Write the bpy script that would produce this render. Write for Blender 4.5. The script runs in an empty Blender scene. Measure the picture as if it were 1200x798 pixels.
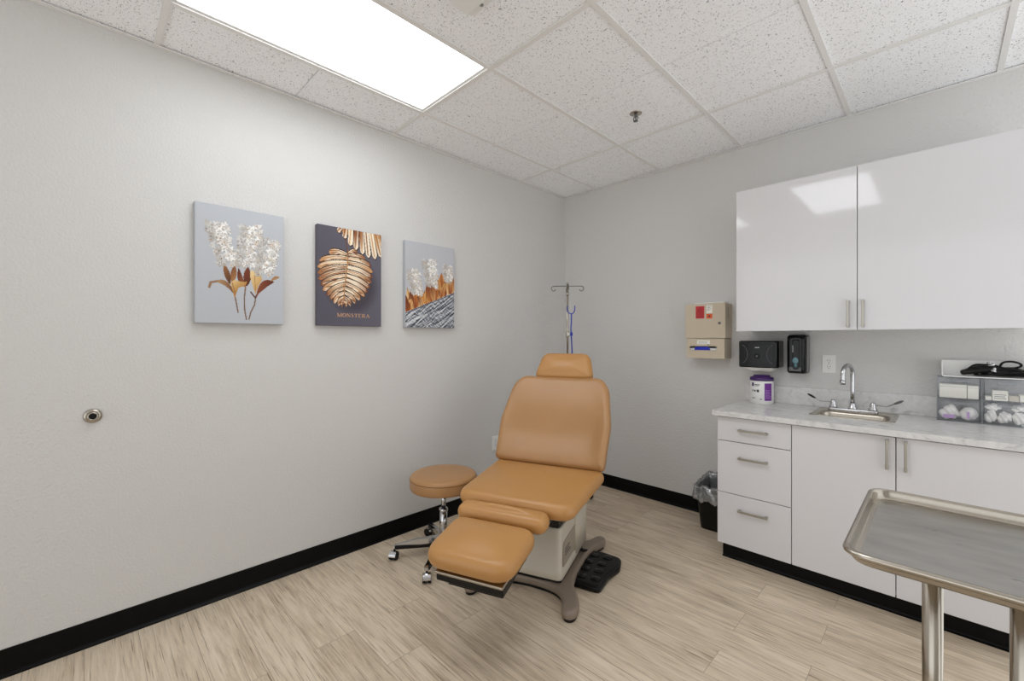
import bpy, bmesh, math, random
import numpy as np
from mathutils import Vector, Matrix
random.seed(7)
SC = bpy.context.scene
COL = SC.collection
PI = math.pi
# ------------------------------------------------------------------ room numbers (metres)
CAM_H = 1.325
CEIL = 2.695
WL = -2.60          # left wall plane (x)
WB = 3.335          # back wall plane (y)
WR = 0.98           # right wall
WF = -2.60          # room end behind the camera, left unbuilt to let ambient light in
S5 = math.sqrt(0.5)

# ------------------------------------------------------------------ materials
def lin(c):
    return tuple(((v / 255.0) / 12.92 if v / 255.0 <= 0.04045 else (((v / 255.0) + 0.055) / 1.055) ** 2.4) for v in c)

def mat(name, rgb, rough=0.5, metal=0.0, spec=0.5, coat=0.0, bump=None, alpha=None, var=None, **kw):
    m = bpy.data.materials.new(name)
    m.use_nodes = True
    nt = m.node_tree
    b = nt.nodes['Principled BSDF']
    col = lin(rgb) + (1,)
    b.inputs['Base Color'].default_value = col
    b.inputs['Roughness'].default_value = rough
    b.inputs['Metallic'].default_value = metal
    b.inputs['Specular IOR Level'].default_value = spec
    b.inputs['Coat Weight'].default_value = coat
    if coat:
        b.inputs['Coat Roughness'].default_value = 0.05
    if alpha is not None:
        b.inputs['Alpha'].default_value = alpha
    for k, v in kw.items():
        b.inputs[k].default_value = v
    if bump or var:
        tc = nt.nodes.new('ShaderNodeTexCoord')
    if bump:
        sc, st, dist = bump
        n = nt.nodes.new('ShaderNodeTexNoise')
        n.inputs['Scale'].default_value = sc
        n.inputs['Detail'].default_value = 2.0
        nt.links.new(tc.outputs['Object'], n.inputs['Vector'])
        bp = nt.nodes.new('ShaderNodeBump')
        bp.inputs['Strength'].default_value = st
        bp.inputs['Distance'].default_value = dist
        nt.links.new(n.outputs['Fac'], bp.inputs['Height'])
        nt.links.new(bp.outputs['Normal'], b.inputs['Normal'])
    if var:
        sc, amt = var
        n2 = nt.nodes.new('ShaderNodeTexNoise')
        n2.inputs['Scale'].default_value = sc
        n2.inputs['Detail'].default_value = 4.0
        nt.links.new(tc.outputs['Object'], n2.inputs['Vector'])
        mr = nt.nodes.new('ShaderNodeMapRange')
        mr.inputs['To Min'].default_value = 1 - amt
        mr.inputs['To Max'].default_value = 1 + amt
        nt.links.new(n2.outputs['Fac'], mr.inputs['Value'])
        mx = nt.nodes.new('ShaderNodeMix')
        mx.data_type = 'RGBA'
        mx.blend_type = 'MULTIPLY'
        mx.inputs['Factor'].default_value = 1.0
        mx.inputs['A'].default_value = col
        nt.links.new(mr.outputs['Result'], mx.inputs['B'])
        nt.links.new(mx.outputs['Result'], b.inputs['Base Color'])
    return m

def N(nt, typ, **props):
    n = nt.nodes.new(typ)
    for k, v in props.items():
        setattr(n, k, v)
    return n

def ramp(nt, stops):
    r = nt.nodes.new('ShaderNodeValToRGB')
    el = r.color_ramp.elements
    while len(el) < len(stops):
        el.new(0.5)
    for e, (p, c) in zip(el, stops):
        e.position = p
        e.color = lin(c) + (1,)
    return r

M = {}
M['wall'] = mat('painted_wall', (212, 211, 209), 0.55, bump=(100, 0.62, 0.006), spec=0.35)
M['leather'] = mat('tan_vinyl', (184, 135, 78), 0.34, bump=(260, 0.06, 0.002), var=(5, 0.07), spec=0.5)
M['leather_worn'] = mat('tan_vinyl_worn', (172, 129, 84), 0.36, bump=(260, 0.06, 0.002), var=(4, 0.10), spec=0.5)
M['cab'] = mat('gloss_white_laminate', (217, 216, 218), 0.07, spec=0.5, coat=0.25)
M['cab_in'] = mat('white_carcass', (205, 203, 203), 0.45)
M['black'] = mat('black_vinyl_base', (5, 5, 6), 0.38, spec=0.16)
M['black_plastic'] = mat('black_plastic', (8, 8, 9), 0.32, spec=0.3)
M['black_gloss'] = mat('black_gloss_plastic', (8, 8, 10), 0.14, spec=0.3)
M['rubber'] = mat('black_rubber', (11, 11, 12), 0.5, spec=0.3)
M['chrome'] = mat('chrome', (205, 206, 208), 0.09, 1.0)
M['steel'] = mat('brushed_steel', (184, 177, 165), 0.24, 1.0)
M['dark_steel'] = mat('dull_dark_steel', (122, 122, 120), 0.34, 1.0)
M['nickel'] = mat('satin_nickel', (168, 164, 154), 0.32, 1.0)
M['beige'] = mat('beige_plastic', (200, 192, 176), 0.42)
M['beige_dark'] = mat('beige_plastic_panel', (158, 148, 132), 0.5)
M['taupe'] = mat('taupe_casting', (136, 122, 108), 0.42)
M['sharps'] = mat('cream_steel', (201, 188, 166), 0.42)
M['white'] = mat('white_plastic', (234, 234, 232), 0.4)
M['white_frame'] = mat('white_frame_paint', (228, 228, 226), 0.45)
M['tee'] = mat('ceiling_tee_paint', (232, 231, 229), 0.5)
M['paper'] = mat('white_paper', (240, 238, 229), 0.85, var=(30, 0.04))
M['cotton'] = mat('white_cotton', (246, 245, 242), 0.95, bump=(160, 0.4, 0.003))
M['red'] = mat('red_label', (190, 40, 48), 0.4)
M['red_dark'] = mat('dark_red_print', (140, 25, 36), 0.5)
M['orange'] = mat('orange_label', (222, 92, 34), 0.5)
M['blue'] = mat('blue_glove_pack', (22, 40, 178), 0.4)
M['blue_tube'] = mat('blue_tubing', (38, 58, 170), 0.38)
M['lens_grey'] = mat('grey_lens', (128, 128, 126), 0.4)
M['purple'] = mat('purple_plastic', (60, 24, 92), 0.4)
M['purple_label'] = mat('purple_label', (108, 32, 142), 0.45)
M['lilac'] = mat('lilac_print', (192, 150, 214), 0.5)
M['ink'] = mat('dark_print', (60, 60, 66), 0.6)
M['soap_teal'] = mat('teal_soap', (92, 132, 142), 0.25)
M['grey_part'] = mat('mid_grey_plastic', (98, 98, 100), 0.4)
M['smoke'] = mat('smoked_window', (12, 13, 15), 0.10, spec=0.28)
M['slate'] = mat('grey_purple_canvas_edge', (92, 88, 98), 0.8)
M['canvas_grey'] = mat('grey_canvas_edge', (176, 179, 184), 0.8)
M['gold'] = mat('gold_ink', (196, 152, 112), 0.55)
M['brown'] = mat('brown_seam', (120, 80, 40), 0.6)

def emission(name, rgb, s):
    m = bpy.data.materials.new(name)
    m.use_nodes = True
    nt = m.node_tree
    nt.nodes.remove(nt.nodes['Principled BSDF'])
    e = nt.nodes.new('ShaderNodeEmission')
    e.inputs['Color'].default_value = rgb + (1,)
    e.inputs['Strength'].default_value = s
    nt.links.new(e.outputs[0], nt.nodes['Material Output'].inputs['Surface'])
    return m
M['lamp'] = emission('lit_diffuser', (0.955, 0.977, 1.0), 4.6)

def clear(name, rgb, opac, rough=0.08, gl=0.12):
    """thin translucent plastic"""
    m = bpy.data.materials.new(name)
    m.use_nodes = True
    nt = m.node_tree
    nt.nodes.remove(nt.nodes['Principled BSDF'])
    t = N(nt, 'ShaderNodeBsdfTransparent')
    t.inputs[0].default_value = lin(rgb) + (1,)
    d = N(nt, 'ShaderNodeBsdfDiffuse')
    d.inputs[0].default_value = lin(rgb) + (1,)
    g = N(nt, 'ShaderNodeBsdfGlossy')
    g.inputs['Roughness'].default_value = rough
    a = N(nt, 'ShaderNodeMixShader')
    a.inputs[0].default_value = opac
    nt.links.new(t.outputs[0], a.inputs[1]); nt.links.new(d.outputs[0], a.inputs[2])
    b = N(nt, 'ShaderNodeMixShader')
    b.inputs[0].default_value = gl
    nt.links.new(a.outputs[0], b.inputs[1]); nt.links.new(g.outputs[0], b.inputs[2])
    nt.links.new(b.outputs[0], nt.nodes['Material Output'].inputs['Surface'])
    return m
M['acrylic'] = clear('smoky_clear_acrylic', (250, 250, 250), 0.035, 0.06, 0.04)
M['acrylic_edge'] = clear('smoky_acrylic_edge', (228, 230, 232), 0.12, 0.1, 0.05)
M['liner'] = clear('clear_bin_liner', (196, 198, 200), 0.34, 0.18, 0.22)
M['dark_clear'] = clear('dark_smoked_cover', (60, 62, 66), 0.25, 0.05, 0.12)

# floor: vinyl planks running along X
def floor_material():
    m = bpy.data.materials.new('oak_vinyl_plank')
    m.use_nodes = True
    nt = m.node_tree
    b = nt.nodes['Principled BSDF']
    tc = N(nt, 'ShaderNodeTexCoord')
    mp = N(nt, 'ShaderNodeMapping')
    mp.inputs['Location'].default_value = (0.369, -2.0895, 0)
    nt.links.new(tc.outputs['Object'], mp.inputs['Vector'])
    br = N(nt, 'ShaderNodeTexBrick', offset=0.243, offset_frequency=2, squash=1.0)
    br.inputs['Scale'].default_value = 1.0
    br.inputs['Brick Width'].default_value = 1.22
    br.inputs['Row Height'].default_value = 0.174
    br.inputs['Mortar Size'].default_value = 0.0011
    br.inputs['Mortar Smooth'].default_value = 0.2
    br.inputs['Bias'].default_value = 0.0
    br.inputs['Color1'].default_value = (0, 0, 0, 1)
    br.inputs['Color2'].default_value = (1, 1, 1, 1)
    br.inputs['Mortar'].default_value = (0.5, 0.5, 0.5, 1)
    nt.links.new(mp.outputs[0], br.inputs['Vector'])
    wmul = N(nt, 'ShaderNodeMath', operation='MULTIPLY')
    wmul.inputs[1].default_value = 37.0
    nt.links.new(br.outputs['Color'], wmul.inputs[0])
    def grain(sx, sy, scale, det, dist, rough=0.6):
        g = N(nt, 'ShaderNodeMapping')
        g.inputs['Scale'].default_value = (sx, sy, 1)
        nt.links.new(tc.outputs['Object'], g.inputs['Vector'])
        n = N(nt, 'ShaderNodeTexNoise', noise_dimensions='4D')
        n.inputs['Scale'].default_value = scale
        n.inputs['Detail'].default_value = det
        n.inputs['Roughness'].default_value = rough
        n.inputs['Distortion'].default_value = dist
        nt.links.new(g.outputs[0], n.inputs['Vector'])
        nt.links.new(wmul.outputs[0], n.inputs['W'])
        return n
    g1 = grain(1.0, 11, 2.6, 8, 1.3, 0.62)
    g2 = grain(1.5, 56, 3.0, 5, 0.3, 0.66)
    g3 = grain(1.0, 4.0, 1.3, 3, 1.2)
    g4 = grain(2.0, 80, 2.0, 3, 0.1, 0.7)
    def madd(a, ka, bnode=None):
        x = N(nt, 'ShaderNodeMath', operation='MULTIPLY_ADD')
        nt.links.new(a, x.inputs[0])
        x.inputs[1].default_value = ka
        if bnode is None:
            x.inputs[2].default_value = 0.0
        else:
            nt.links.new(bnode, x.inputs[2])
        return x.outputs[0]
    v = madd(g1.outputs['Fac'], 0.42)
    v = madd(g2.outputs['Fac'], 0.30, v)
    v = madd(g3.outputs['Fac'], 0.24, v)
    v = madd(br.outputs['Color'], 0.06, v)
    r = ramp(nt, [(0.33, (140, 123, 103)), (0.43, (188, 170, 147)), (0.53, (214, 198, 175)), (0.68, (234, 221, 202))])
    nt.links.new(v, r.inputs[0])
    # fine dark pores
    pr = ramp(nt, [(0.33, (142, 124, 104)), (0.44, (255, 255, 255))])
    nt.links.new(g4.outputs['Fac'], pr.inputs[0])
    mx = N(nt, 'ShaderNodeMix', data_type='RGBA', blend_type='MULTIPLY')
    mx.inputs['Factor'].default_value = 0.75
    nt.links.new(r.outputs[0], mx.inputs['A']); nt.links.new(pr.outputs[0], mx.inputs['B'])
    mj = N(nt, 'ShaderNodeMix', data_type='RGBA')
    nt.links.new(br.outputs['Fac'], mj.inputs['Factor'])
    nt.links.new(mx.outputs['Result'], mj.inputs['A'])
    mj.inputs['B'].default_value = lin((158, 141, 120)) + (1,)
    nt.links.new(mj.outputs['Result'], b.inputs['Base Color'])
    b.inputs['Roughness'].default_value = 0.42
    b.inputs['Specular IOR Level'].default_value = 0.4
    bp = N(nt, 'ShaderNodeBump')
    bp.inputs['Strength'].default_value = 0.15
    bp.inputs['Distance'].default_value = 0.001
    nt.links.new(g2.outputs['Fac'], bp.inputs['Height'])
    nt.links.new(bp.outputs[0], b.inputs['Normal'])
    return m
M['floor'] = floor_material()

def tile_material():
    m = bpy.data.materials.new('fissured_ceiling_tile')
    m.use_nodes = True
    nt = m.node_tree
    b = nt.nodes['Principled BSDF']
    tc = N(nt, 'ShaderNodeTexCoord')
    n1 = N(nt, 'ShaderNodeTexNoise')
    n1.inputs['Scale'].default_value = 150
    n1.inputs['Detail'].default_value = 3
    n1.inputs['Distortion'].default_value = 0.9
    nt.links.new(tc.outputs['Object'], n1.inputs['Vector'])
    r1 = ramp(nt, [(0.33, (116, 115, 114)), (0.39, (251, 252, 254))])
    nt.links.new(n1.outputs['Fac'], r1.inputs[0])
    vo = N(nt, 'ShaderNodeTexVoronoi')
    vo.inputs['Scale'].default_value = 190
    nt.links.new(tc.outputs['Object'], vo.inputs['Vector'])
    r2 = ramp(nt, [(0.12, (150, 148, 145)), (0.2, (255, 255, 255))])
    nt.links.new(vo.outputs['Distance'], r2.inputs[0])
    mx = N(nt, 'ShaderNodeMix', data_type='RGBA', blend_type='MULTIPLY')
    mx.inputs['Factor'].default_value = 0.7
    nt.links.new(r1.outputs[0], mx.inputs['A']); nt.links.new(r2.outputs[0], mx.inputs['B'])
    nt.links.new(mx.outputs['Result'], b.inputs['Base Color'])
    b.inputs['Roughness'].default_value = 0.95
    b.inputs['Specular IOR Level'].default_value = 0.1
    bp = N(nt, 'ShaderNodeBump')
    bp.inputs['Strength'].default_value = 0.3
    bp.inputs['Distance'].default_value = 0.003
    nt.links.new(n1.outputs['Fac'], bp.inputs['Height'])
    nt.links.new(bp.outputs[0], b.inputs['Normal'])
    return m
M['tile'] = tile_material()

def quartz_material():
    m = bpy.data.materials.new('grey_quartz_laminate')
    m.use_nodes = True
    nt = m.node_tree
    b = nt.nodes['Principled BSDF']
    tc = N(nt, 'ShaderNodeTexCoord')
    n1 = N(nt, 'ShaderNodeTexNoise')
    n1.inputs['Scale'].default_value = 16
    n1.inputs['Detail'].default_value = 8
    n1.inputs['Roughness'].default_value = 0.66
    n1.inputs['Distortion'].default_value = 1.3
    nt.links.new(tc.outputs['Object'], n1.inputs['Vector'])
    r1 = ramp(nt, [(0.30, (176, 175, 176)), (0.42, (208, 207, 206)), (0.60, (220, 219, 217)), (0.72, (230, 229, 227))])
    nt.links.new(n1.outputs['Fac'], r1.inputs[0])
    nt.links.new(r1.outputs[0], b.inputs['Base Color'])
    b.inputs['Roughness'].default_value = 0.26
    return m
M['quartz'] = quartz_material()

def tray_material():
    m = bpy.data.materials.new('worn_stainless_tray')
    m.use_nodes = True
    nt = m.node_tree
    b = nt.nodes['Principled BSDF']
    tc = N(nt, 'ShaderNodeTexCoord')
    mp = N(nt, 'ShaderNodeMapping')
    mp.inputs['Scale'].default_value = (1, 3, 1)
    nt.links.new(tc.outputs['Object'], mp.inputs['Vector'])
    n1 = N(nt, 'ShaderNodeTexNoise')
    n1.inputs['Scale'].default_value = 7
    n1.inputs['Detail'].default_value = 7
    nt.links.new(mp.outputs[0], n1.inputs['Vector'])
    r1 = ramp(nt, [(0.3, (168, 166, 162)), (0.7, (190, 188, 183))])
    nt.links.new(n1.outputs['Fac'], r1.inputs[0])
    n2 = N(nt, 'ShaderNodeTexNoise')
    n2.inputs['Scale'].default_value = 22
    n2.inputs['Detail'].default_value = 3
    nt.links.new(tc.outputs['Object'], n2.inputs['Vector'])
    r2 = ramp(nt, [(0.24, (120, 112, 108)), (0.30, (255, 255, 255))])
    nt.links.new(n2.outputs['Fac'], r2.inputs[0])
    mx = N(nt, 'ShaderNodeMix', data_type='RGBA', blend_type='MULTIPLY')
    mx.inputs['Factor'].default_value = 0.8
    nt.links.new(r1.outputs[0], mx.inputs['A']); nt.links.new(r2.outputs[0], mx.inputs['B'])
    nt.links.new(mx.outputs['Result'], b.inputs['Base Color'])
    b.inputs['Metallic'].default_value = 1.0
    b.inputs['Roughness'].default_value = 0.36
    b.inputs['Anisotropic'].default_value = 0.4
    return m
M['tray'] = tray_material()

def print_material():
    m = bpy.data.materials.new('canvas_picture')
    m.use_nodes = True
    nt = m.node_tree
    b = nt.nodes['Principled BSDF']
    a = N(nt, 'ShaderNodeAttribute', attribute_name='Col')
    nt.links.new(a.outputs['Color'], b.inputs['Base Color'])
    b.inputs['Roughness'].default_value = 0.6
    b.inputs['Specular IOR Level'].default_value = 0.3
    return m
M['print'] = print_material()

# ------------------------------------------------------------------ mesh helpers
class MB:
    def __init__(s):
        s.bm = bmesh.new()
        s.mi = 0
        s.T = Matrix.Identity(4)
    def v(s, p):
        return s.bm.verts.new(s.T @ Vector(p))
    def f(s, vs, smooth=False):
        try:
            fc = s.bm.faces.new(vs)
            fc.material_index = s.mi
            fc.smooth = smooth
            return fc
        except ValueError:
            return None
    def box(s, x0, x1, y0, y1, z0, z1, bev=0.0, seg=2):
        c = [(x, y, z) for z in (z0, z1) for y in (y0, y1) for x in (x0, x1)]
        vs = [s.v(p) for p in c]
        fs = []
        for q in ((0, 2, 3, 1), (4, 5, 7, 6), (0, 1, 5, 4), (2, 6, 7, 3), (0, 4, 6, 2), (1, 3, 7, 5)):
            fs.append(s.f([vs[i] for i in q]))
        if bev > 0:
            ed = list({e for f in fs for e in f.edges})
            r = bmesh.ops.bevel(s.bm, geom=ed, offset=bev, segments=seg, profile=0.5, affect='EDGES')
            for f in r['faces']:
                f.material_index = s.mi
        return s
    def loft(s, rings, cap0=True, cap1=True, smooth=True, closed=True):
        R = [[s.v(p) for p in r] for r in rings]
        n = len(R[0])
        for a, b in zip(R[:-1], R[1:]):
            for i in range(n if closed else n - 1):
                j = (i + 1) % n
                s.f([a[i], a[j], b[j], b[i]], smooth)
        if cap0:
            s.f(list(reversed(R[0])), False)
        if cap1:
            s.f(R[-1], False)
        return R
    def prism(s, outline, z0, z1, bev=0.0, seg=2):
        n = len(outline)
        if bev <= 0:
            s.loft([[(x, y, z0) for x, y in outline], [(x, y, z1) for x, y in outline]], smooth=False)
        else:
            rings = []
            for k in range(seg + 1):
                t = k / seg * PI / 2
                rings.append((bev * (1 - math.sin(t)), z0 + bev * (1 - math.cos(t))))
            for k in range(seg + 1):
                t = k / seg * PI / 2
                rings.append((bev * (1 - math.cos(t)), z1 - bev * (1 - math.sin(t))))
            s.loft([[(x, y, z) for x, y in inset(outline, i)] for i, z in rings], smooth=True)
        return s
    def cyl(s, p0, p1, r0, r1=None, n=20, caps=True, smooth=True):
        r1 = r0 if r1 is None else r1
        return s.tube([p0, p1], [r0, r1], n, caps, smooth)
    def tube(s, pts, r, n=12, caps=True, smooth=True):
        pts = [Vector(p) for p in pts]
        rs = r if isinstance(r, (list, tuple)) else [r] * len(pts)
        rings = []
        up = None
        for i, p in enumerate(pts):
            t = (pts[min(i + 1, len(pts) - 1)] - pts[max(i - 1, 0)]).normalized()
            if up is None:
                a = Vector((0, 0, 1)) if abs(t.z) < 0.9 else Vector((1, 0, 0))
                up = t.cross(a).normalized()
            else:
                up = (up - t * up.dot(t)).normalized()
            w = t.cross(up)
            rings.append([p + (up * math.cos(2 * PI * k / n) + w * math.sin(2 * PI * k / n)) * rs[i] for k in range(n)])
        s.loft(rings, caps, caps, smooth)
        return s
    def lathe(s, prof, n=32, c=(0, 0, 0), axis='z', cap0=True, cap1=True):
        rings = []
        for r, h in prof:
            ring = []
            for k in range(n):
                a = 2 * PI * k / n
                x, y = r * math.cos(a), r * math.sin(a)
                if axis == 'z':
                    p = (c[0] + x, c[1] + y, c[2] + h)
                elif axis == 'x':
                    p = (c[0] + h, c[1] + x, c[2] + y)
                else:
                    p = (c[0] + y, c[1] + h, c[2] + x)
                ring.append(p)
            rings.append(ring)
        s.loft(rings, cap0, cap1)
        return s
    def sphere(s, c, r, n=16, sc=(1, 1, 1)):
        prof = [(max(1e-4, math.sin(PI * k / (n // 2))) * r, -math.cos(PI * k / (n // 2)) * r) for k in range(n // 2 + 1)]
        rings = [[(c[0] + q * sc[0] * math.cos(2 * PI * k / n), c[1] + q * sc[1] * math.sin(2 * PI * k / n), c[2] + h * sc[2]) for k in range(n)] for q, h in prof]
        s.loft(rings)
        return s
    def pillow(s, outline, prof, crown=0.0, crings=5, zf=None, bottom=True):
        """outline CCW, prof = [(inset, z)...] from bottom edge round to the top edge, then a crown."""
        n = len(outline)
        rings = []
        for ins, z in prof:
            rings.append([(x, y, z + (zf(x, y) if zf else 0)) for x, y in inset(outline, ins)])
        last = inset(outline, prof[-1][0])
        cx = sum(p[0] for p in last) / n
        cy = sum(p[1] for p in last) / n
        z = prof[-1][1]
        hx = max(abs(p[0] - cx) for p in last)
        hy = max(abs(p[1] - cy) for p in last)
        for k in range(1, crings + 1):
            q = 1 - k / (crings + 0.6)
            ring = []
            for x, y in last:
                X, Y = cx + (x - cx) * q, cy + (y - cy) * q
                g = (1 - ((X - cx) / hx) ** 2) * (1 - ((Y - cy) / hy) ** 2)
                ring.append((X, Y, z + crown * g * (1 - q ** 8) + (zf(X, Y) if zf else 0)))
            rings.append(ring)
        R = s.loft(rings, cap0=bottom, cap1=False, smooth=True)
        c = s.v((cx, cy, z + crown + (zf(cx, cy) if zf else 0)))
        r = R[-1]
        for i in range(n):
            s.f([r[i], r[(i + 1) % n], c], True)
        return s
    def build(s, name, mats, parent=None, loc=(0, 0, 0), rot=(0, 0, 0), label=None):
        bmesh.ops.remove_doubles(s.bm, verts=s.bm.verts, dist=1e-6)
        bmesh.ops.recalc_face_normals(s.bm, faces=s.bm.faces)
        me = bpy.data.meshes.new(name)
        s.bm.to_mesh(me)
        s.bm.free()
        if not isinstance(mats, (list, tuple)):
            mats = [mats]
        for m in mats:
            me.materials.append(M[m] if isinstance(m, str) else m)
        o = bpy.data.objects.new(name, me)
        COL.objects.link(o)
        o.location = loc
        o.rotation_euler = rot
        if parent is not None:
            o.parent = parent
        if label:
            o['label'] = label
        return o

def inset(outline, d):
    if abs(d) < 1e-9:
        return list(outline)
    n = len(outline)
    res = []
    for i in range(n):
        p0 = Vector(outline[i - 1]); p1 = Vector(outline[i]); p2 = Vector(outline[(i + 1) % n])
        e1 = (p1 - p0); e2 = (p2 - p1)
        if e1.length < 1e-9 or e2.length < 1e-9:
            res.append(tuple(p1)); continue
        e1.normalize(); e2.normalize()
        n1 = Vector((-e1.y, e1.x)); n2 = Vector((-e2.y, e2.x))
        b = n1 + n2
        if b.length < 1e-6:
            res.append(tuple(p1)); continue
        b.normalize()
        k = d / max(0.5, b.dot(n1))
        res.append((p1.x + b.x * k, p1.y + b.y * k))
    return res

def rpoly(pts, rad, n=6):
    """polygon (CCW) with rounded corners"""
    res = []
    m = len(pts)
    rads = rad if isinstance(rad, (list, tuple)) else [rad] * m
    for i in range(m):
        p0 = Vector(pts[i - 1]); p1 = Vector(pts[i]); p2 = Vector(pts[(i + 1) % m])
        a = (p0 - p1).normalized(); b = (p2 - p1).normalized()
        ang = a.angle(b)
        r = rads[i]
        if r <= 1e-6:
            res.append(tuple(p1)); continue
        t = r / math.tan(ang / 2)
        t = min(t, 0.49 * (p0 - p1).length, 0.49 * (p2 - p1).length)
        s0 = p1 + a * t; s1 = p1 + b * t
        for k in range(n + 1):
            u = k / n
            q = s0 * (1 - u) ** 2 + p1 * 2 * u * (1 - u) + s1 * u * u
            res.append((q.x, q.y))
    return res

def rrect(x0, x1, y0, y1, r, n=6):
    return rpoly([(x0, y0), (x1, y0), (x1, y1), (x0, y1)], r, n)

def densify(outline, step):
    res = []
    n = len(outline)
    for i in range(n):
        a = outline[i]; b = outline[(i + 1) % n]
        L = math.hypot(b[0] - a[0], b[1] - a[1])
        k = max(1, int(L / step))
        for j in range(k):
            t = j / k
            res.append((a[0] + (b[0] - a[0]) * t, a[1] + (b[1] - a[1]) * t))
    return res

def spline(pts, n=8):
    """Catmull-Rom through points"""
    P = [Vector(p) for p in pts]
    P = [P[0] * 2 - P[1]] + P + [P[-1] * 2 - P[-2]]
    res = []
    for i in range(1, len(P) - 2):
        for k in range(n):
            t = k / n
            a, b, c, d = P[i - 1], P[i], P[i + 1], P[i + 2]
            res.append(0.5 * ((2 * b) + (c - a) * t + (2 * a - 5 * b + 4 * c - d) * t * t + (-a + 3 * b - 3 * c + d) * t ** 3))
    res.append(P[-2])
    return res

def edge_prof(z0, z1, r, n=5):
    """rounded edge from bottom z0 to top z1"""
    pr = []
    for k in range(n + 1):
        t = k / n * PI / 2
        pr.append((r * (1 - math.sin(t)), z0 + r * (1 - math.cos(t))))
    for k in range(n + 1):
        t = k / n * PI / 2
        pr.append((r * (1 - math.cos(t)), z1 - r * (1 - math.sin(t))))
    return pr

def tag(o, label, cat, group=None):
    o['label'] = label
    o['category'] = cat
    if group:
        o['group'] = group
    return o

def thing(name, label, cat, loc=(0, 0, 0), rotz=0.0, group=None):
    o = bpy.data.objects.new(name, None)
    COL.objects.link(o)
    o.empty_display_size = 0.05
    o.location = loc
    o.rotation_euler = (0, 0, rotz)
    return tag(o, label, cat, group)

def struct(o):
    o['kind'] = 'structure'
    return o

# ------------------------------------------------------------------ room shell
b = MB(); b.box(WL - 0.1, WR + 0.1, WF - 0.1, WB + 0.1, -0.08, 0.0)
struct(b.build('floor', 'floor'))
b = MB(); b.box(WL - 0.1, WL, WF - 0.1, WB + 0.1, 0, CEIL + 0.12); struct(b.build('wall_left', 'wall'))
b = MB(); b.box(WL, WR, WB, WB + 0.1, 0, CEIL + 0.12); struct(b.build('wall_back', 'wall'))

b = MB(); b.box(WR, WR + 0.1, WF - 0.1, 0.9, 0, CEIL + 0.12); struct(b.build('wall_right', 'wall'))  # unseen wall piece, sized to cut ambient light on the near left wall

def cove(name, p0, p1, nrm):
    """vinyl cove base: thin sheet with a curved toe, from p0 to p1 along a wall, nrm into the room"""
    prof = [(0.0, 0.0), (0.017, 0.0), (0.0175, 0.003), (0.012, 0.0055), (0.007, 0.011), (0.0045, 0.020), (0.004, 0.105), (0.0025, 0.108), (0.0, 0.108)]
    m = MB()
    m.loft([[(p[0] + nrm[0] * d, p[1] + nrm[1] * d, z) for d, z in prof] for p in (p0, p1)], smooth=False)
    return struct(m.build(name, 'black'))
cove('baseboard_left', (WL, WF), (WL, WB), (1, 0))
cove('baseboard_back', (WL + 0.004, WB), (-0.96, WB), (0, -1))

cove('baseboard_right', (WR, WF), (WR, 0.9), (-1, 0))
# suspended ceiling: grid pitch 24 in
G = 0.6096
GX0, GY0 = -2.222, 2.680
xs = [GX0 + G * i for i in range(0, 6) if GX0 + G * i < WR - 0.03]
ys = [GY0 - G * j for j in range(0, 12) if GY0 - G * j > WF + 0.03]
TZ = CEIL + 0.007
XB = [WL] + xs + [WR]
YB = [WB] + ys + [WF]
b = MB()
LIGHTS = [(1, 3), (3, 3)]     # column index, first row index of each 2x4 opening
lightcells = {(c, r) for c, r0 in LIGHTS for r in (r0, r0 + 1)}
for i in range(len(XB) - 1):
    j = 0
    while j < len(YB) - 1:
        if (i, j) in lightcells:
            j += 1
            continue
        g = 0.0018
        x0, x1 = XB[i] + (0.0 if i == 0 else g), XB[i + 1] - g
        y1, y0 = YB[j] - (0.0 if j == 0 else g), YB[j + 1] + g
        b.box(x0, x1, y0, y1, TZ, TZ + 0.016, 0.0022, 1)
        j += 1
struct(b.build('ceiling', 'tile'))
b = MB(); b.box(WL - 0.1, WR + 0.1, WF - 0.1, WB + 0.1, CEIL + 0.19, CEIL + 0.2)  # unseen slab added over the tiles to block light at their gaps
struct(b.build('light_block_slab', 'white_frame'))
# grid of tees and wall angle
b = MB()
hw = 0.012
for x in xs:
    b.box(x - hw, x + hw, WF, WB, CEIL - 0.001, CEIL + 0.0055)
    b.box(x - 0.001, x + 0.001, WF, WB, CEIL, CEIL + 0.03)
solid_rows = {0: range(0, 9), 2: range(0, 9), 4: range(0, 9), 6: range(0, 9)}
for j, y in enumerate(ys):
    for i in range(len(XB) - 1):
        if j % 2 == 1:
            continue
        b.box(XB[i] + (hw if i else 0), XB[i + 1] - hw, y - hw, y + hw, CEIL - 0.0005, CEIL + 0.0055)
b.box(WL, WL + 0.022, WF, WB, CEIL - 0.004, CEIL + 0.001)
b.box(WR - 0.022, WR, WF, WB, CEIL - 0.004, CEIL + 0.001)
b.box(WL + 0.022, WR - 0.022, WB - 0.022, WB, CEIL - 0.004, CEIL + 0.001)
b.box(WL + 0.022, WR - 0.022, WF, WF + 0.022, CEIL - 0.004, CEIL + 0.001)
struct(b.build('trim_1', 'tee'))

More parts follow.
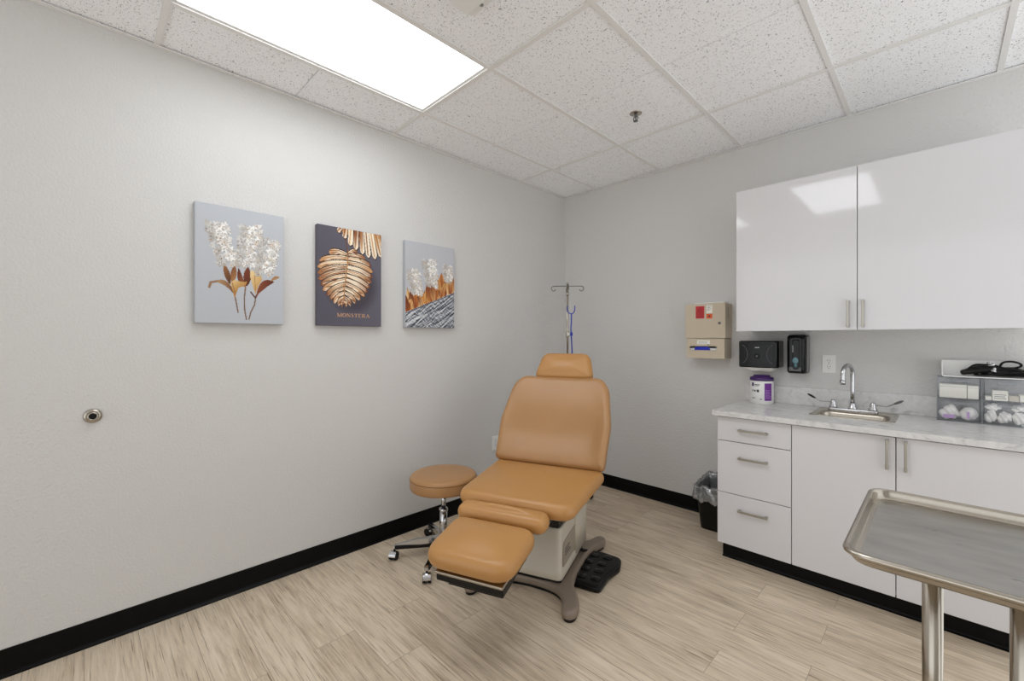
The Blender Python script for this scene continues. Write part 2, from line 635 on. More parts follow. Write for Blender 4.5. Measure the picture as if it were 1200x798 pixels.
def ceiling_light(ci, r0, label):
    x0, x1 = XB[ci] + 0.010, XB[ci + 1] - 0.010
    y1, y0 = YB[r0] - 0.010, YB[r0 + 2] + 0.010
    cx, cy = (x0 + x1) / 2, (y0 + y1) / 2
    t = thing('ceiling_light', label, 'ceiling light', (cx, cy, CEIL), 0, 'recessed ceiling light panels')
    w, h = (x1 - x0) / 2, (y1 - y0) / 2
    m = MB()
    f = 0.016
    for a in ((-w, w, -h, -h + f), (-w, w, h - f, h), (-w, -w + f, -h + f, h - f), (w - f, w, -h + f, h - f)):
        m.box(*a, 0.0058, 0.028, 0.002, 1)
    m.box(-w, w, -h, h, 0.09, 0.095)
    for a in ((-w, w, -h, -h + 0.002), (-w, w, h - 0.002, h), (-w, -w + 0.002, -h + .002, h - .002), (w - 0.002, w, -h + .002, h - .002)):
        m.box(*a, 0.02, 0.09)
    m.build('frame', 'white_frame', t)
    m = MB()
    m.box(-w + f, w - f, -h + f, h - f, 0.012, 0.016)
    m.build('diffuser', 'lamp', t)
ceiling_light(1, 3, 'lit ceiling light panel nearest the wall with the three pictures')
ceiling_light(3, 3, 'lit ceiling light panel whose reflection shows in the upper cabinet doors')

# sprinkler
t = thing('fire_sprinkler', 'small metal fire sprinkler head hanging from a ceiling tile', 'sprinkler', (-1.314, 2.381, TZ + 0.001))
m = MB(); m.lathe([(0.036, 0.0), (0.0365, -0.001), (0.037, -0.003), (0.030, -0.007), (0.016, -0.009)], 24); m.build('escutcheon', 'steel', t)
m = MB(); m.cyl((0, 0, 0), (0, 0, -0.028), 0.009, 0.008)
m.tube(spline([(0.011, 0, -0.022), (0.015, 0, -0.034), (0.004, 0, -0.047)]), 0.0028, 8)
m.tube(spline([(-0.011, 0, -0.022), (-0.015, 0, -0.034), (-0.004, 0, -0.047)]), 0.0028, 8)
m.cyl((0, 0, -0.028), (0, 0, -0.047), 0.003)
m.build('body', 'grey_part', t)
m = MB(); m.lathe([(0.004, -0.047), (0.014, -0.048), (0.0145, -0.050), (0.004, -0.051)], 20); m.build('deflector', 'grey_part', t)

# ceiling sensor at the top of the frame
t = thing('ceiling_sensor', 'small white sensor box with grey dot under a ceiling tile', 'sensor', (-1.322, 1.075, TZ), math.radians(0))
m = MB(); m.prism(rrect(-0.075, 0.06, -0.07, 0.085, 0.02), -0.022, 0.0, 0.005)
m.prism(rrect(-0.062, 0.046, -0.06, 0.05, 0.012), -0.04, -0.02, 0.006)
m.build('housing', 'white', t)
m = MB(); m.lathe([(0.0088, -0.0215), (0.0085, -0.0235), (0.004, -0.0245)], 18, (0.006, 0.066, 0)); m.build('lens', 'lens_grey', t)

# ------------------------------------------------------------------ pictures painted in numpy (vertex colours on a fine grid)
class Pic:
    def __init__(s, W, Hh, bg):
        s.W, s.H = W, Hh
        s.a = np.zeros((Hh, W, 3)) + np.array(bg, float)
        yy, xx = np.mgrid[0:Hh, 0:W]
        s.u = (xx + 0.5) / W
        s.v = (yy + 0.5) / Hh
        s.asp = Hh / W
    def blend(s, mask, c):
        m = np.clip(mask, 0, 1)[..., None]
        s.a = s.a * (1 - m) + np.array(c, float) * m
    def ell(s, cx, cy, rx, ry, c, ang=0.0, op=1.0, soft=0.25):
        dx = s.u - cx; dy = (s.v - cy) * s.asp
        ca, sa = math.cos(ang), math.sin(ang)
        X = (dx * ca + dy * sa) / rx; Y = (-dx * sa + dy * ca) / ry
        d = np.sqrt(X * X + Y * Y)
        s.blend(np.clip((1 - d) / soft, 0, 1) * op, c)
    def poly(s, pts, c, op=1.0, c2=None, grad=None):
        n = len(pts)
        ins = np.zeros(s.u.shape, bool)
        j = n - 1
        for i in range(n):
            xi, yi = pts[i]; xj, yj = pts[j]
            if yi != yj:
                cond = ((yi > s.v) != (yj > s.v)) & (s.u < (xj - xi) * (s.v - yi) / (yj - yi) + xi)
                ins ^= cond
            j = i
        if c2 is None:
            s.blend(ins * op, c)
        else:
            (ax, ay), (bx, by) = grad
            L = (bx - ax) ** 2 + (by - ay) ** 2
            t = np.clip(((s.u - ax) * (bx - ax) + (s.v - ay) * (by - ay)) / L, 0, 1)[..., None]
            cc = np.array(c, float) * (1 - t) + np.array(c2, float) * t
            mm = (ins * op)[..., None]
            s.a = s.a * (1 - mm) + cc * mm
    def line(s, pts, w, c, op=1.0):
        for (ax, ay), (bx, by) in zip(pts[:-1], pts[1:]):
            dx, dy = bx - ax, (by - ay) * s.asp
            L = dx * dx + dy * dy + 1e-12
            t = np.clip(((s.u - ax) * dx + (s.v - ay) * s.asp * dy) / L, 0, 1)
            d = np.hypot(s.u - ax - t * dx, (s.v - ay) * s.asp - t * dy)
            s.blend(np.clip((w - d) / (0.4 * w), 0, 1) * op, c)

def leafpts(a, bb, w, bend=0.0, n=10):
    """leaf outline from base a to tip bb"""
    ax, ay = a; bx, by = bb
    dx, dy = bx - ax, by - ay
    L = math.hypot(dx, dy)
    nx, ny = -dy / L, dx / L
    l, r = [], []
    for k in range(n + 1):
        t = k / n
        o = bend * math.sin(PI * t)
        hwid = w * math.sin(PI * min(1, t * 0.95 + 0.03)) ** 0.8
        l.append((ax + dx * t + nx * (o + hwid), ay + dy * t + ny * (o + hwid)))
        r.append((ax + dx * t + nx * (o - hwid), ay + dy * t + ny * (o - hwid)))
    return l + r[::-1]

RNG = random.Random(11)
def flower_head(p, base, tip, w0, w1, n=150):
    for k in range(60):   # soft grey body
        t = RNG.random()
        x = base[0] + (tip[0] - base[0]) * t; y = base[1] + (tip[1] - base[1]) * t
        w = w0 + (w1 - w0) * t
        p.ell(x + RNG.uniform(-1, 1) * w * 0.8, y + RNG.uniform(-.02, .02), 0.05, 0.05, (190, 189, 190), 0, 0.35, 0.8)
    for k in range(n):
        t = RNG.random()
        x = base[0] + (tip[0] - base[0]) * t; y = base[1] + (tip[1] - base[1]) * t
        w = (w0 + (w1 - w0) * t)
        o = RNG.uniform(-1, 1)
        cx, cy = x + o * w, y + RNG.uniform(-.03, .03)
        sh = RNG.choice([(238, 236, 232), (226, 223, 218), (246, 245, 242), (206, 203, 201), (218, 209, 196)])
        if o < -0.2:
            sh = tuple(int(q * 0.86) for q in sh)
        a = RNG.uniform(0, PI)
        p.ell(cx + .006, cy + .006, 0.026, 0.02, (150, 144, 138), a, 0.45)
        for q in range(3):
            aa = a + q * 2.1
            p.ell(cx + 0.013 * math.cos(aa), cy + 0.009 * math.sin(aa), 0.019, 0.012, sh, aa, 0.95)
        if RNG.random() < 0.28:
            p.ell(cx, cy, 0.009, 0.007, RNG.choice([(122, 92, 62), (88, 70, 56), (168, 128, 80)]), a, 0.9)

def picture_a():
    p = Pic(150, 224, (186, 190, 196))
    for pts in ([(.40, .70), (.43, .80), (.455, .905)], [(.54, .68), (.525, .78), (.53, .88), (.55, .965)], [(.66, .75), (.645, .83), (.60, .90), (.58, .962)]):
        p.line(pts, 0.009, (118, 88, 66))
    p.line([(.80, .62), (.72, .68), (.66, .76)], 0.012, (110, 60, 44))
    p.poly(leafpts((.41, .74), (.20, .645), .022, .035), (196, 160, 120), 1, (118, 76, 48), ((.18, .64), (.40, .73)))
    p.line([(.22, .648), (.16, .66), (.145, .70)], .017, (150, 116, 88))
    p.poly(leafpts((.37, .66), (.30, .50), .032, 0.0), (150, 102, 58), 1, (84, 50, 32), ((.30, .5), (.42, .62)))
    p.poly(leafpts((.39, .65), (.42, .50), .034, 0.0), (112, 62, 38), 1, (176, 128, 78), ((.36, .5), (.46, .62)))
    p.poly(leafpts((.54, .68), (.46, .52), .030, -.02), (96, 44, 28), 1, (150, 92, 56), ((.45, .55), (.56, .62)))
    p.poly(leafpts((.55, .67), (.57, .50), .044, 0.0), (128, 62, 34), 1, (90, 42, 28), ((.52, .5), (.62, .62)))
    p.poly([(.42, .79), (.37, .65), (.41, .625), (.50, .635), (.56, .63), (.54, .665), (.46, .69), (.435, .74)], (226, 196, 136), 1, (176, 126, 66), ((.40, .62), (.46, .72)))
    p.line([(.39, .65), (.42, .74)], .007, (150, 104, 58), .8)
    p.poly([(.655, .735), (.59, .58), (.60, .52), (.72, .56), (.735, .60), (.69, .66)], (230, 204, 150), 1, (196, 148, 84), ((.60, .56), (.72, .68)))
    p.line([(.645, .57), (.655, .70)], .007, (170, 122, 70), .7)
    p.poly(leafpts((.67, .74), (.88, .61), .034, -.035), (134, 70, 40), 1, (92, 42, 28), ((.70, .66), (.86, .70)))
    p.poly(leafpts((.84, .605), (.95, .565), .016, -.01), (170, 128, 88))
    p.line([(.60, .72), (.655, .77)], .010, (86, 44, 30))
    flower_head(p, (.35, .49), (.21, .17), .115, .125, 200)
    flower_head(p, (.54, .48), (.60, .14), .10, .135, 220)
    flower_head(p, (.76, .55), (.83, .24), .11, .125, 190)
    return p

def lobe(a, tip, w0, w1, sag):
    """strap-shaped leaf lobe, widest near its blunt end"""
    ax, ay = a; bx, by = tip
    dx, dy = bx - ax, by - ay
    L = math.hypot(dx, dy); nx, ny = -dy / L, dx / L
    l, r = [], []
    n = 12
    for k in range(n + 1):
        t = k / n
        wd = w0 + (w1 - w0) * min(1, t / 0.7)
        if t > .8:
            wd *= math.sqrt(max(0.0, 1 - ((t - .8) / .2) ** 2)) * .85 + .15
        o = sag * math.sin(PI * t)
        l.append((ax + dx * t + nx * (o + wd), ay + dy * t + ny * (o + wd)))
        r.append((ax + dx * t + nx * (o - wd), ay + dy * t + ny * (o - wd)))
    return l + r[::-1]

def picture_b():
    p = Pic(150, 224, (92, 89, 101))
    p.a += ((p.u - 0.4) * 14)[..., None]
    p.ell(.52, .57, .45, .50, (54, 48, 56), 0, .6, .3)     # printed dark halo round the leaf
    cream = (238, 222, 196); tan = (198, 146, 94); brn = (120, 66, 36); drk = (62, 38, 32)
    MX0 = lambda y: .455 - .14 * max(0, y - .25)
    left = [(.27, .165, .265, .036), (.30, .03, .36, .034), (.345, .0, .425, .034), (.39, .0, .485, .034), (.435, .01, .545, .034), (.48, .04, .60, .033), (.525, .075, .65, .033), (.57, .125, .695, .032), (.615, .18, .735, .031), (.66, .235, .77, .030), (.71, .30, .79, .028), (.75, .355, .80, .024)]
    right = [(.26, .60, .225, .034), (.28, .73, .285, .032), (.305, .83, .355, .034), (.345, .855, .415, .034), (.39, .85, .475, .034), (.435, .835, .53, .034), (.48, .81, .585, .033), (.525, .77, .635, .033), (.57, .72, .68, .032), (.615, .65, .72, .031), (.66, .575, .755, .030), (.71, .50, .785, .027), (.75, .43, .80, .023)]
    for side, sg in ((left, -1), (right, 1)):
        for yb, tx, ty, w in side:
            a = (MX0(yb), yb)
            p.poly(lobe(a, (tx, ty), w * .75, w * 1.1, -.018 * sg), drk)
            c2 = RNG.choice([brn, tan, brn, (150, 92, 52)])
            p.poly(lobe(a, (tx, ty), w * .46, w * .80, -.018 * sg), cream, 1, c2, ((a[0] * .55 + tx * .45, a[1] * .55 + ty * .45), (tx, ty)))
            for q in range(3):
                o = (q - 1) * w * .55
                e = (tx * .9 + a[0] * .1, ty * .9 + a[1] * .1 + o)
                m_ = ((a[0] + e[0]) / 2, (a[1] + e[1]) / 2 + o * .6 - .010)
                p.line([(a[0], a[1] + o * .3), m_, e], .0075, RNG.choice([(248, 236, 216), tan, (246, 232, 210), brn, (170, 112, 64)]), .7)
    for k in range(46):
        side = left if RNG.random() < .5 else right
        yb, tx, ty, w = RNG.choice(side)
        q = RNG.uniform(.25, .95)
        p.ell(MX0(yb) * (1 - q) + tx * q, yb * (1 - q) + ty * q + RNG.uniform(-.01, .01), RNG.uniform(.03, .08), RNG.uniform(.008, .018), RNG.choice([brn, (96, 54, 32), (250, 240, 222), (160, 100, 56), brn]), -.35 if side is left else .45, .7, .6)
    p.line([(.455, .22), (.45, .33), (.43, .45), (.40, .60), (.385, .77)], .010, (184, 132, 80))
    p.line([(.42, .11), (.435, .18), (.455, .28)], .009, (110, 72, 46))
    lob = [((.36, -.02), (.30, .045), .03), ((.41, -.02), (.40, .10), .035), ((.50, -.02), (.49, .165), .04), ((.58, -.02), (.58, .20), .04), ((.66, -.02), (.69, .235), .04), ((.74, -.02), (.79, .265), .042), ((.82, -.02), (.90, .27), .042), ((.90, -.02), (1.0, .24), .042), ((.97, -.02), (1.04, .14), .04)]
    p.poly([(.30, -.02), (1.02, -.02), (1.02, .18), (.80, .14), (.55, .08), (.36, .04)], (180, 130, 84))
    for a, tip, w in lob:
        p.poly(lobe(a, (tip[0] + .008, tip[1] + .010), w, w * 1.1, 0), drk)
        p.poly(lobe(a, tip, w * .9, w * .95, 0), RNG.choice([cream, tan, brn]), 1, RNG.choice([cream, (240, 226, 202)]), ((a[0], a[1] + .05), (tip[0], tip[1] * .85)))
        p.line([a, (tip[0] - .015, tip[1] * .9)], .011, RNG.choice([brn, (150, 96, 54), tan]), .8)
        p.line([(a[0] + .03, a[1]), (tip[0] + .018, tip[1] * .88)], .010, (248, 238, 220), .8)
    return p

def picture_c():
    p = Pic(140, 208, (190, 192, 198))
    # warm leaves first
    def edge(u):
        return .83 - .28 * u
    for k in range(70):
        u0 = RNG.uniform(-.02, 1.02)
        v0 = edge(u0) + .02
        h = RNG.uniform(.10, .27) * (1.15 if u0 > .6 else 1)
        if .28 < u0 < .42: h *= .8
        c1 = RNG.choice([(200, 132, 66), (226, 176, 110), (164, 84, 38), (112, 54, 30), (236, 200, 142), (146, 70, 34)])
        c2 = RNG.choice([(120, 58, 32), (196, 126, 64), (228, 182, 116)])
        tip = (u0 + RNG.uniform(-.10, .10), v0 - h)
        p.poly(leafpts((u0, v0), tip, RNG.uniform(.03, .06), RNG.uniform(-.02, .02)), c1, 1, c2, ((u0, v0), tip))
        p.line([(u0, v0), tip], .006, (96, 48, 28), .6)
    flower_head(p, (.22, .60), (.15, .35), .10, .13, 170)
    flower_head(p, (.53, .50), (.46, .19), .12, .145, 230)
    flower_head(p, (.87, .42), (.86, .24), .08, .105, 120)
    # marble below the diagonal
    rr = np.random.RandomState(3)
    below = p.v > edge(p.u)
    nz = np.zeros(p.u.shape)
    for k in range(46):
        a = rr.uniform(.55, .95) if rr.rand() < .75 else rr.uniform(-1.1, -.6)
        fr = rr.uniform(40, 150)
        ph = rr.uniform(0, 7)
        wob = rr.uniform(.8, 3.0) * np.sin(14 * p.u * rr.uniform(.5, 2) + 8 * p.v * rr.uniform(.5, 2) + rr.uniform(0, 6))
        nz += np.sin(fr * (p.v * 1.5 + p.u * a) + ph + wob)
    nz = nz / nz.std()
    t = np.clip((nz + 1.6) / 3.2, 0, 1)[..., None]
    dk = np.array((62, 66, 74.)); md = np.array((132, 137, 146.)); lt = np.array((216, 219, 223.))
    cc = np.where(t < .5, dk + (md - dk) * t * 2, md + (lt - md) * (t * 2 - 1))
    p.a = np.where(below[..., None], cc, p.a)
    for k in range(34):
        u0 = rr.uniform(-.05, .95); v0 = rr.uniform(edge(u0) + .03, 1.0)
        L = rr.uniform(.06, .22)
        p2 = Pic(2, 2, (0, 0, 0))
        v1 = v0 - L * .42 * rr.uniform(.6, 1.2)
        if v1 > edge(u0 + L) + .01:
            p.line([(u0, v0), (u0 + L, v1)], rr.uniform(.003, .009), (226, 228, 231), .8)
    p.line([(0, edge(0) + .012), (1, edge(1) + .012)], .010, (84, 92, 108), .8)
    p.line([(.0, .965), (.22, .90), (.42, .84)], .018, (226, 228, 230), .75)
    return p

def canvas(label, y0, y1, z0, z1, pic, edge_mat, lettering=None):
    cy, cz = (y0 + y1) / 2, (z0 + z1) / 2
    t = thing('canvas_picture', label, 'picture', (WL, cy, cz), 0, 'canvas pictures on the left wall')
    w, h = (y1 - y0) / 2, (z1 - z0) / 2
    D = 0.034
    m = MB(); m.box(0.0, D, -w, w, -h, h, 0.0025, 2); m.build('stretched_canvas', edge_mat, t)
    # picture face
    W, Hh = pic.W, pic.H
    ins = 0.0015
    ysg = np.linspace(-w + ins, w - ins, W + 1)
    zsg = np.linspace(h - ins, -h + ins, Hh + 1)
    V = np.zeros(((Hh + 1) * (W + 1), 3))
    YY, ZZ = np.meshgrid(ysg, zsg)
    V[:, 0] = D + 0.0004; V[:, 1] = YY.ravel(); V[:, 2] = ZZ.ravel()
    idx = np.arange((Hh + 1) * (W + 1)).reshape(Hh + 1, W + 1)
    F = np.stack([idx[:-1, :-1], idx[1:, :-1], idx[1:, 1:], idx[:-1, 1:]], -1).reshape(-1, 4)
    me = bpy.data.meshes.new('picture_face')
    me.from_pydata(V.tolist(), [], F.tolist())
    ca = me.color_attributes.new('Col', 'FLOAT_COLOR', 'CORNER')
    c = np.clip(pic.a.reshape(-1, 3) / 255.0, 0, 1)
    c = np.where(c <= 0.04045, c / 12.92, ((c + 0.055) / 1.055) ** 2.4)
    c = np.concatenate([c, np.ones((len(c), 1))], 1)
    c = np.repeat(c, 4, axis=0)
    ca.data.foreach_set('color', c.ravel().astype(np.float32))
    me.materials.append(M['print'])
    o = bpy.data.objects.new('picture_face', me)
    COL.objects.link(o)
    o.parent = t
    if lettering:
        lettering(t, w, h, D)
    return t

def serif_letters(t, w, h, D):
    """gold high-contrast serif capitals M O N S T E R A"""
    H1 = 0.021; thick = 0.0052; thin = 0.0018
    glyph = {
        'M': (0.030, [((0.003, 0), (0.003, 1), thin), ((0.003, 1), (0.014, 0), thick), ((0.014, 0), (0.025, 1), thin), ((0.025, 1), (0.025, 0), thick)], [(0.003, 0), (0.003, 1), (0.025, 0), (0.025, 1)]),
        'O': (0.024, 'O', []),
        'N': (0.025, [((0.003, 0), (0.003, 1), thin), ((0.003, 1), (0.021, 0), thick), ((0.021, 0), (0.021, 1), thin)], [(0.003, 0), (0.003, 1), (0.021, 1)]),
        'S': (0.019, 'S', []),
        'T': (0.023, [((0.011, 0), (0.011, 1), thick), ((0.001, 1), (0.021, 1), thin), ((0.001, 1), (0.001, 0.75), thin), ((0.021, 1), (0.021, 0.75), thin)], [(0.011, 0)]),
        'E': (0.021, [((0.005, 0), (0.005, 1), thick), ((0.003, 1), (0.018, 1), thin), ((0.003, 0), (0.018, 0), thin), ((0.005, 0.52), (0.014, 0.52), thin), ((0.018, 1), (0.018, 0.78), thin), ((0.018, 0), (0.018, 0.22), thin)], [(0.005, 0), (0.005, 1)]),
        'R': (0.024, 'R', [(0.005, 0), (0.005, 1)]),
        'A': (0.026, [((0.002, 0), (0.012, 1), thin), ((0.012, 1), (0.022, 0), thick), ((0.006, 0.35), (0.018, 0.35), thin)], [(0.002, 0), (0.022, 0)]),
    }
    m = MB()
    word = 'MONSTERA'
    gap = 0.0022
    tot = sum(glyph[ch][0] for ch in word) + gap * (len(word) - 1)
    y = -tot / 2 + 0.018
    zb = -h + 0.055
    X = D + 0.0004
    def stroke(a, bq, wd):
        a = Vector((a[0], a[1] * H1)); bq = Vector((bq[0], bq[1] * H1))
        d = (bq - a).normalized(); nn = Vector((-d.y, d.x)) * wd / 2
        q = [a + nn, bq + nn, bq - nn, a - nn]
        m.loft([[(X, y + v.x, zb + v.y) for v in q], [(X + 0.0006, y + v.x, zb + v.y) for v in q]], smooth=False)
    for ch in word:
        wd, st, sf = glyph[ch]
        if st == 'O':
            n = 20
            pts = [(0.011 + 0.0095 * math.cos(2 * PI * k / n), 0.5 + 0.5 * math.sin(2 * PI * k / n)) for k in range(n + 1)]
            for k in range(n):
                stroke(pts[k], pts[k + 1], thin + (thick - thin) * abs(math.cos(2 * PI * (k + .5) / n)))
        elif st == 'S':
            pts = [(0.015, .80), (0.012, .97), (0.008, 1.0), (0.004, .90), (0.003, .76), (0.006, .62), (0.011, .47), (0.0145, .30), (0.013, .10), (0.008, 0.0), (0.004, .05), (0.002, .24)]
            wds = [thin, thin, thin, thin * 1.4, thick * .8, thick, thick, thick * .8, thin * 1.4, thin, thin]
            for k in range(len(pts) - 1):
                stroke(pts[k], pts[k + 1], wds[k])
        elif st == 'R':
            stroke((0.005, 0), (0.005, 1), thick)
            pts = [(0.005, 1), (0.013, 1), (0.018, .88), (0.018, .66), (0.013, .53), (0.005, .53)]
            for k, q in enumerate((thin, thin * 1.6, thick * .9, thin * 1.6, thin)):
                stroke(pts[k], pts[k + 1], q)
            stroke((0.012, .53), (0.020, 0), thick)
        else:
            for a, bq, q in st:
                stroke(a, bq, q)
        for (sx, sz) in sf:
            stroke((sx - 0.0045, sz), (sx + 0.0045, sz), thin * .8)
        y += wd + gap
    m.build('lettering', 'gold', t, label='gold serif lettering MONSTERA')

canvas('grey canvas picture of three white flower spikes with brown stems', 0.382, 0.782, 1.405, 1.999, picture_a(), 'canvas_grey')
canvas('dark grey canvas picture of a golden leaf lettered MONSTERA', 0.962, 1.366, 1.405, 1.999, picture_b(), 'slate', serif_letters)
canvas('canvas picture of white flowers above a slanting grey marble corner', 1.542, 1.957, 1.405, 1.997, picture_c(), 'canvas_grey')

# wall bumper
t = thing('wall_bumper', 'round steel door bumper on the bare left part of the wall', 'door bumper', (WL, 0.028, 0.992))
m = MB(); m.lathe([(0.031, 0.0), (0.031, 0.004), (0.027, 0.010), (0.021, 0.013), (0.018, 0.012)], 36, axis='x'); m.build('base', 'steel', t)
m = MB(); m.lathe([(0.019, 0.010), (0.018, 0.018), (0.0155, 0.0235), (0.0125, 0.0215), (0.0115, 0.014)], 32, axis='x', cap1=False)
m.build('ring', 'steel', t)
m = MB(); m.lathe([(0.0122, 0.012), (0.0118, 0.0185), (0.006, 0.0205)], 24, axis='x'); m.build('rubber_tip', 'rubber', t)

def outlet(label, loc, rotz, group='duplex wall outlets'):
    """faces -Y in local space"""
    t = thing('wall_outlet', label, 'outlet', loc, rotz, group)
    m = MB(); m.box(-0.035, 0.035, -0.006, 0, -0.0575, 0.0575, 0.003, 2)
    m.build('cover_plate', 'white', t)
    for zc in (0.0195, -0.0195):
        m = MB(); m.T = Matrix.Rotation(PI / 2, 4, 'X')
        m.prism(rrect(-0.0165, 0.0165, zc - 0.0145, zc + 0.0145, 0.006), 0.006, 0.0085, 0.0008, 1)
        o = m.build('receptacle', 'white', t)
        m = MB()
        for dx, hh in ((-0.0065, 0.0045), (0.0065, 0.0036)):
            m.box(dx - 0.0011, dx + 0.0011, -0.0088, -0.0082, zc + 0.003 - hh, zc + 0.003 + hh)
        m.lathe([(0.0026, -0.0088), (0.0026, -0.0082)], 12, (0, 0, zc - 0.0085), 'y')
        m.build('slots', 'ink', o)
    m = MB(); m.lathe([(0.003, -0.0072), (0.003, -0.006)], 12, (0, 0, 0), 'y'); m.build('screw', 'nickel', t)
outlet('white wall outlet above the counter, beside the faucet', (-0.498, WB, 1.168), 0)
outlet('white wall outlet low on the wall, mostly behind the tan backrest', (WL, 2.402, 0.47), PI / 2)

# ------------------------------------------------------------------ base cabinets, counter, sink
FY = 2.725          # face of doors and drawers
CT = 0.895          # counter top
def bar_handle(parent, c, vertical, L=0.152):
    m = MB()
    pr = 0.030
    if vertical:
        m.box(c[0] - 0.006, c[0] + 0.006, c[1] - pr, c[1] - pr + 0.010, c[2] - L / 2, c[2] + L / 2, 0.0012, 1)
        for s in (-1, 1):
            zc = c[2] + s * (L / 2 - 0.007)
            m.box(c[0] - 0.006, c[0] + 0.006, c[1] - pr + 0.008, c[1], zc - 0.006, zc + 0.006)
    else:
        m.box(c[0] - L / 2, c[0] + L / 2, c[1] - pr, c[1] - pr + 0.010, c[2] - 0.006, c[2] + 0.006, 0.0012, 1)
        for s in (-1, 1):
            xc = c[0] + s * (L / 2 - 0.007)
            m.box(xc - 0.006, xc + 0.006, c[1] - pr + 0.008, c[1], c[2] - 0.006, c[2] + 0.006)
    return m.build('handle', 'nickel', parent)

def carcass(x0, x1, z0, z1, yb, yf, top=True):
    m = MB()
    th = 0.016
    m.box(x0, x0 + th, yf, yb, z0, z1)
    m.box(x1 - th, x1, yf, yb, z0, z1)
    m.box(x0 + th, x1 - th, yb - 0.008, yb, z0, z1)
    m.box(x0 + th, x1 - th, yf, yb - 0.008, z0, z0 + th)
    if top:
        m.box(x0 + th, x1 - th, yf, yb - 0.008, z1 - th, z1)
    return m

t = thing('drawer_cabinet', 'white gloss base cabinet with three stacked drawers', 'cabinet', (-0.767, 3.0, 0))
def loc_(x): return x + 0.767
ox, oy = -0.767, 3.0
m = carcass(-0.958 - ox, -0.574 - ox, 0.102, 0.864, WB - oy, FY + 0.019 - oy); m.build('body', 'cab_in', t)
for za, zb in ((0.718, 0.857), (0.407, 0.714), (0.098, 0.403)):
    m = MB(); m.box(-0.958 - ox, -0.5755 - ox, FY - oy, FY + 0.018 - oy, za, zb, 0.0012, 1)
    d = m.build('drawer', 'cab', t)
    hz = {0.718: 0.791, 0.407: 0.626, 0.098: 0.318}[za]
    bar_handle(d, (-0.762 - ox, FY - oy, hz), False)
def toekick(x0, x1, t, ox, oy, left):
    m = MB()
    yk = 2.780 - oy
    prof = [(0.0, 0.0), (-0.014, 0.0), (-0.0145, 0.003), (-0.008, 0.006), (-0.004, 0.013), (-0.003, 0.101), (0.0, 0.101)]
    m.loft([[(x - ox, yk + d, z) for d, z in prof] for x in (x0, x1)], smooth=False)
    if left:
        m.box(x0 - ox, x0 + 0.006 - ox, yk, WB - 0.002 - oy, 0, 0.101)
    m.box(x0 + 0.01 - ox, x1 - ox, yk, yk + 0.01, 0, 0.101)
    m.build('toe_kick', 'black', t)
toekick(-0.944, -0.573, t, ox, oy, True)

ox, oy = -0.147, 3.0
t = thing('sink_cabinet', 'white gloss two-door base cabinet under the sink', 'cabinet', (ox, oy, 0))
m = carcass(-0.573 - ox, 0.279 - ox, 0.102, 0.864, WB - 0.022 - oy, FY + 0.019 - oy, top=False); m.build('body', 'cab_in', t)
for xa, xb, hx in ((-0.5715, -0.151, -0.180), (-0.1475, 0.277, -0.114)):
    m = MB(); m.box(xa - ox, xb - ox, FY - oy, FY + 0.018 - oy, 0.098, 0.857, 0.0012, 1)
    d = m.build('door', 'cab', t)
    bar_handle(d, (hx - ox, FY - oy, 0.775), True, 0.142)
toekick(-0.573, 0.279, t, ox, oy, False)

# counter with sink cut-out
CX0, CX1, CY0, CY1 = -0.978, 0.285, 2.696, WB
SX0, SX1, SY0, SY1 = -0.535, -0.163, 2.925, 3.255    # sink rim
t = thing('countertop', 'grey marbled countertop with a low backsplash', 'countertop', (0, 0, CT))
m = MB()
hx0, hx1, hy0, hy1 = SX0 + 0.014, SX1 - 0.014, SY0 + 0.014, SY1 - 0.014
top, bot = 0.0, -0.030
for a in ((CX0, CX1, CY0, hy0), (CX0, CX1, hy1, CY1), (CX0, hx0, hy0, hy1), (hx1, CX1, hy0, hy1)):
    m.box(*a, bot, top)
m.build('worktop', 'quartz', t)
m = MB(); m.box(CX0, CX1, WB - 0.02, WB, 0.0003, 0.113, 0.0015, 1); m.build('backsplash', 'quartz', t)

# sink
t = thing('sink', 'small stainless steel drop-in sink in the countertop', 'sink', ((SX0 + SX1) / 2, (SY0 + SY1) / 2, CT))
sw, sh = (SX1 - SX0) / 2, (SY1 - SY0) / 2
m = MB()
def rr(x0, x1, y0, y1, r, z): return [(x, y, z) for x, y in rrect(x0, x1, y0, y1, r, 7)]
bx0, bx1, by0, by1 = -sw + 0.030, sw - 0.030, -sh + 0.030, sh - 0.095
rings = [rr(-sw, sw, -sh, sh, 0.03, 0.0004), rr(-sw, sw, -sh, sh, 0.03, 0.002), rr(-sw + .004, sw - .004, -sh + .004, sh - .004, 0.028, 0.005),
         rr(-sw + .010, sw - .010, -sh + .010, sh - .010, 0.024, 0.0025),
         rr(bx0 - .006, bx1 + .006, by0 - .006, by1 + .006, 0.05, 0.0025), rr(bx0, bx1, by0, by1, 0.05, -0.002),
         rr(bx0 + .004, bx1 - .004, by0 + .004, by1 - .004, 0.05, -0.012), rr(bx0 + .012, bx1 - .012, by0 + .012, by1 - .012, 0.05, -0.115),
         rr(bx0 + .03, bx1 - .03, by0 + .03, by1 - .03, 0.04, -0.138), rr(bx0 + .06, bx1 - .06, by0 + .05, by1 - .05, 0.03, -0.142)]
m.loft(rings, cap0=False, cap1=True)
m.build('basin', 'steel', t)
m = MB(); m.lathe([(0.03, -0.1415), (0.028, -0.139), (0.02, -0.1405), (0.006, -0.141)], 24, (0, (by0 + by1) / 2, 0)); m.build('drain', 'chrome', t)

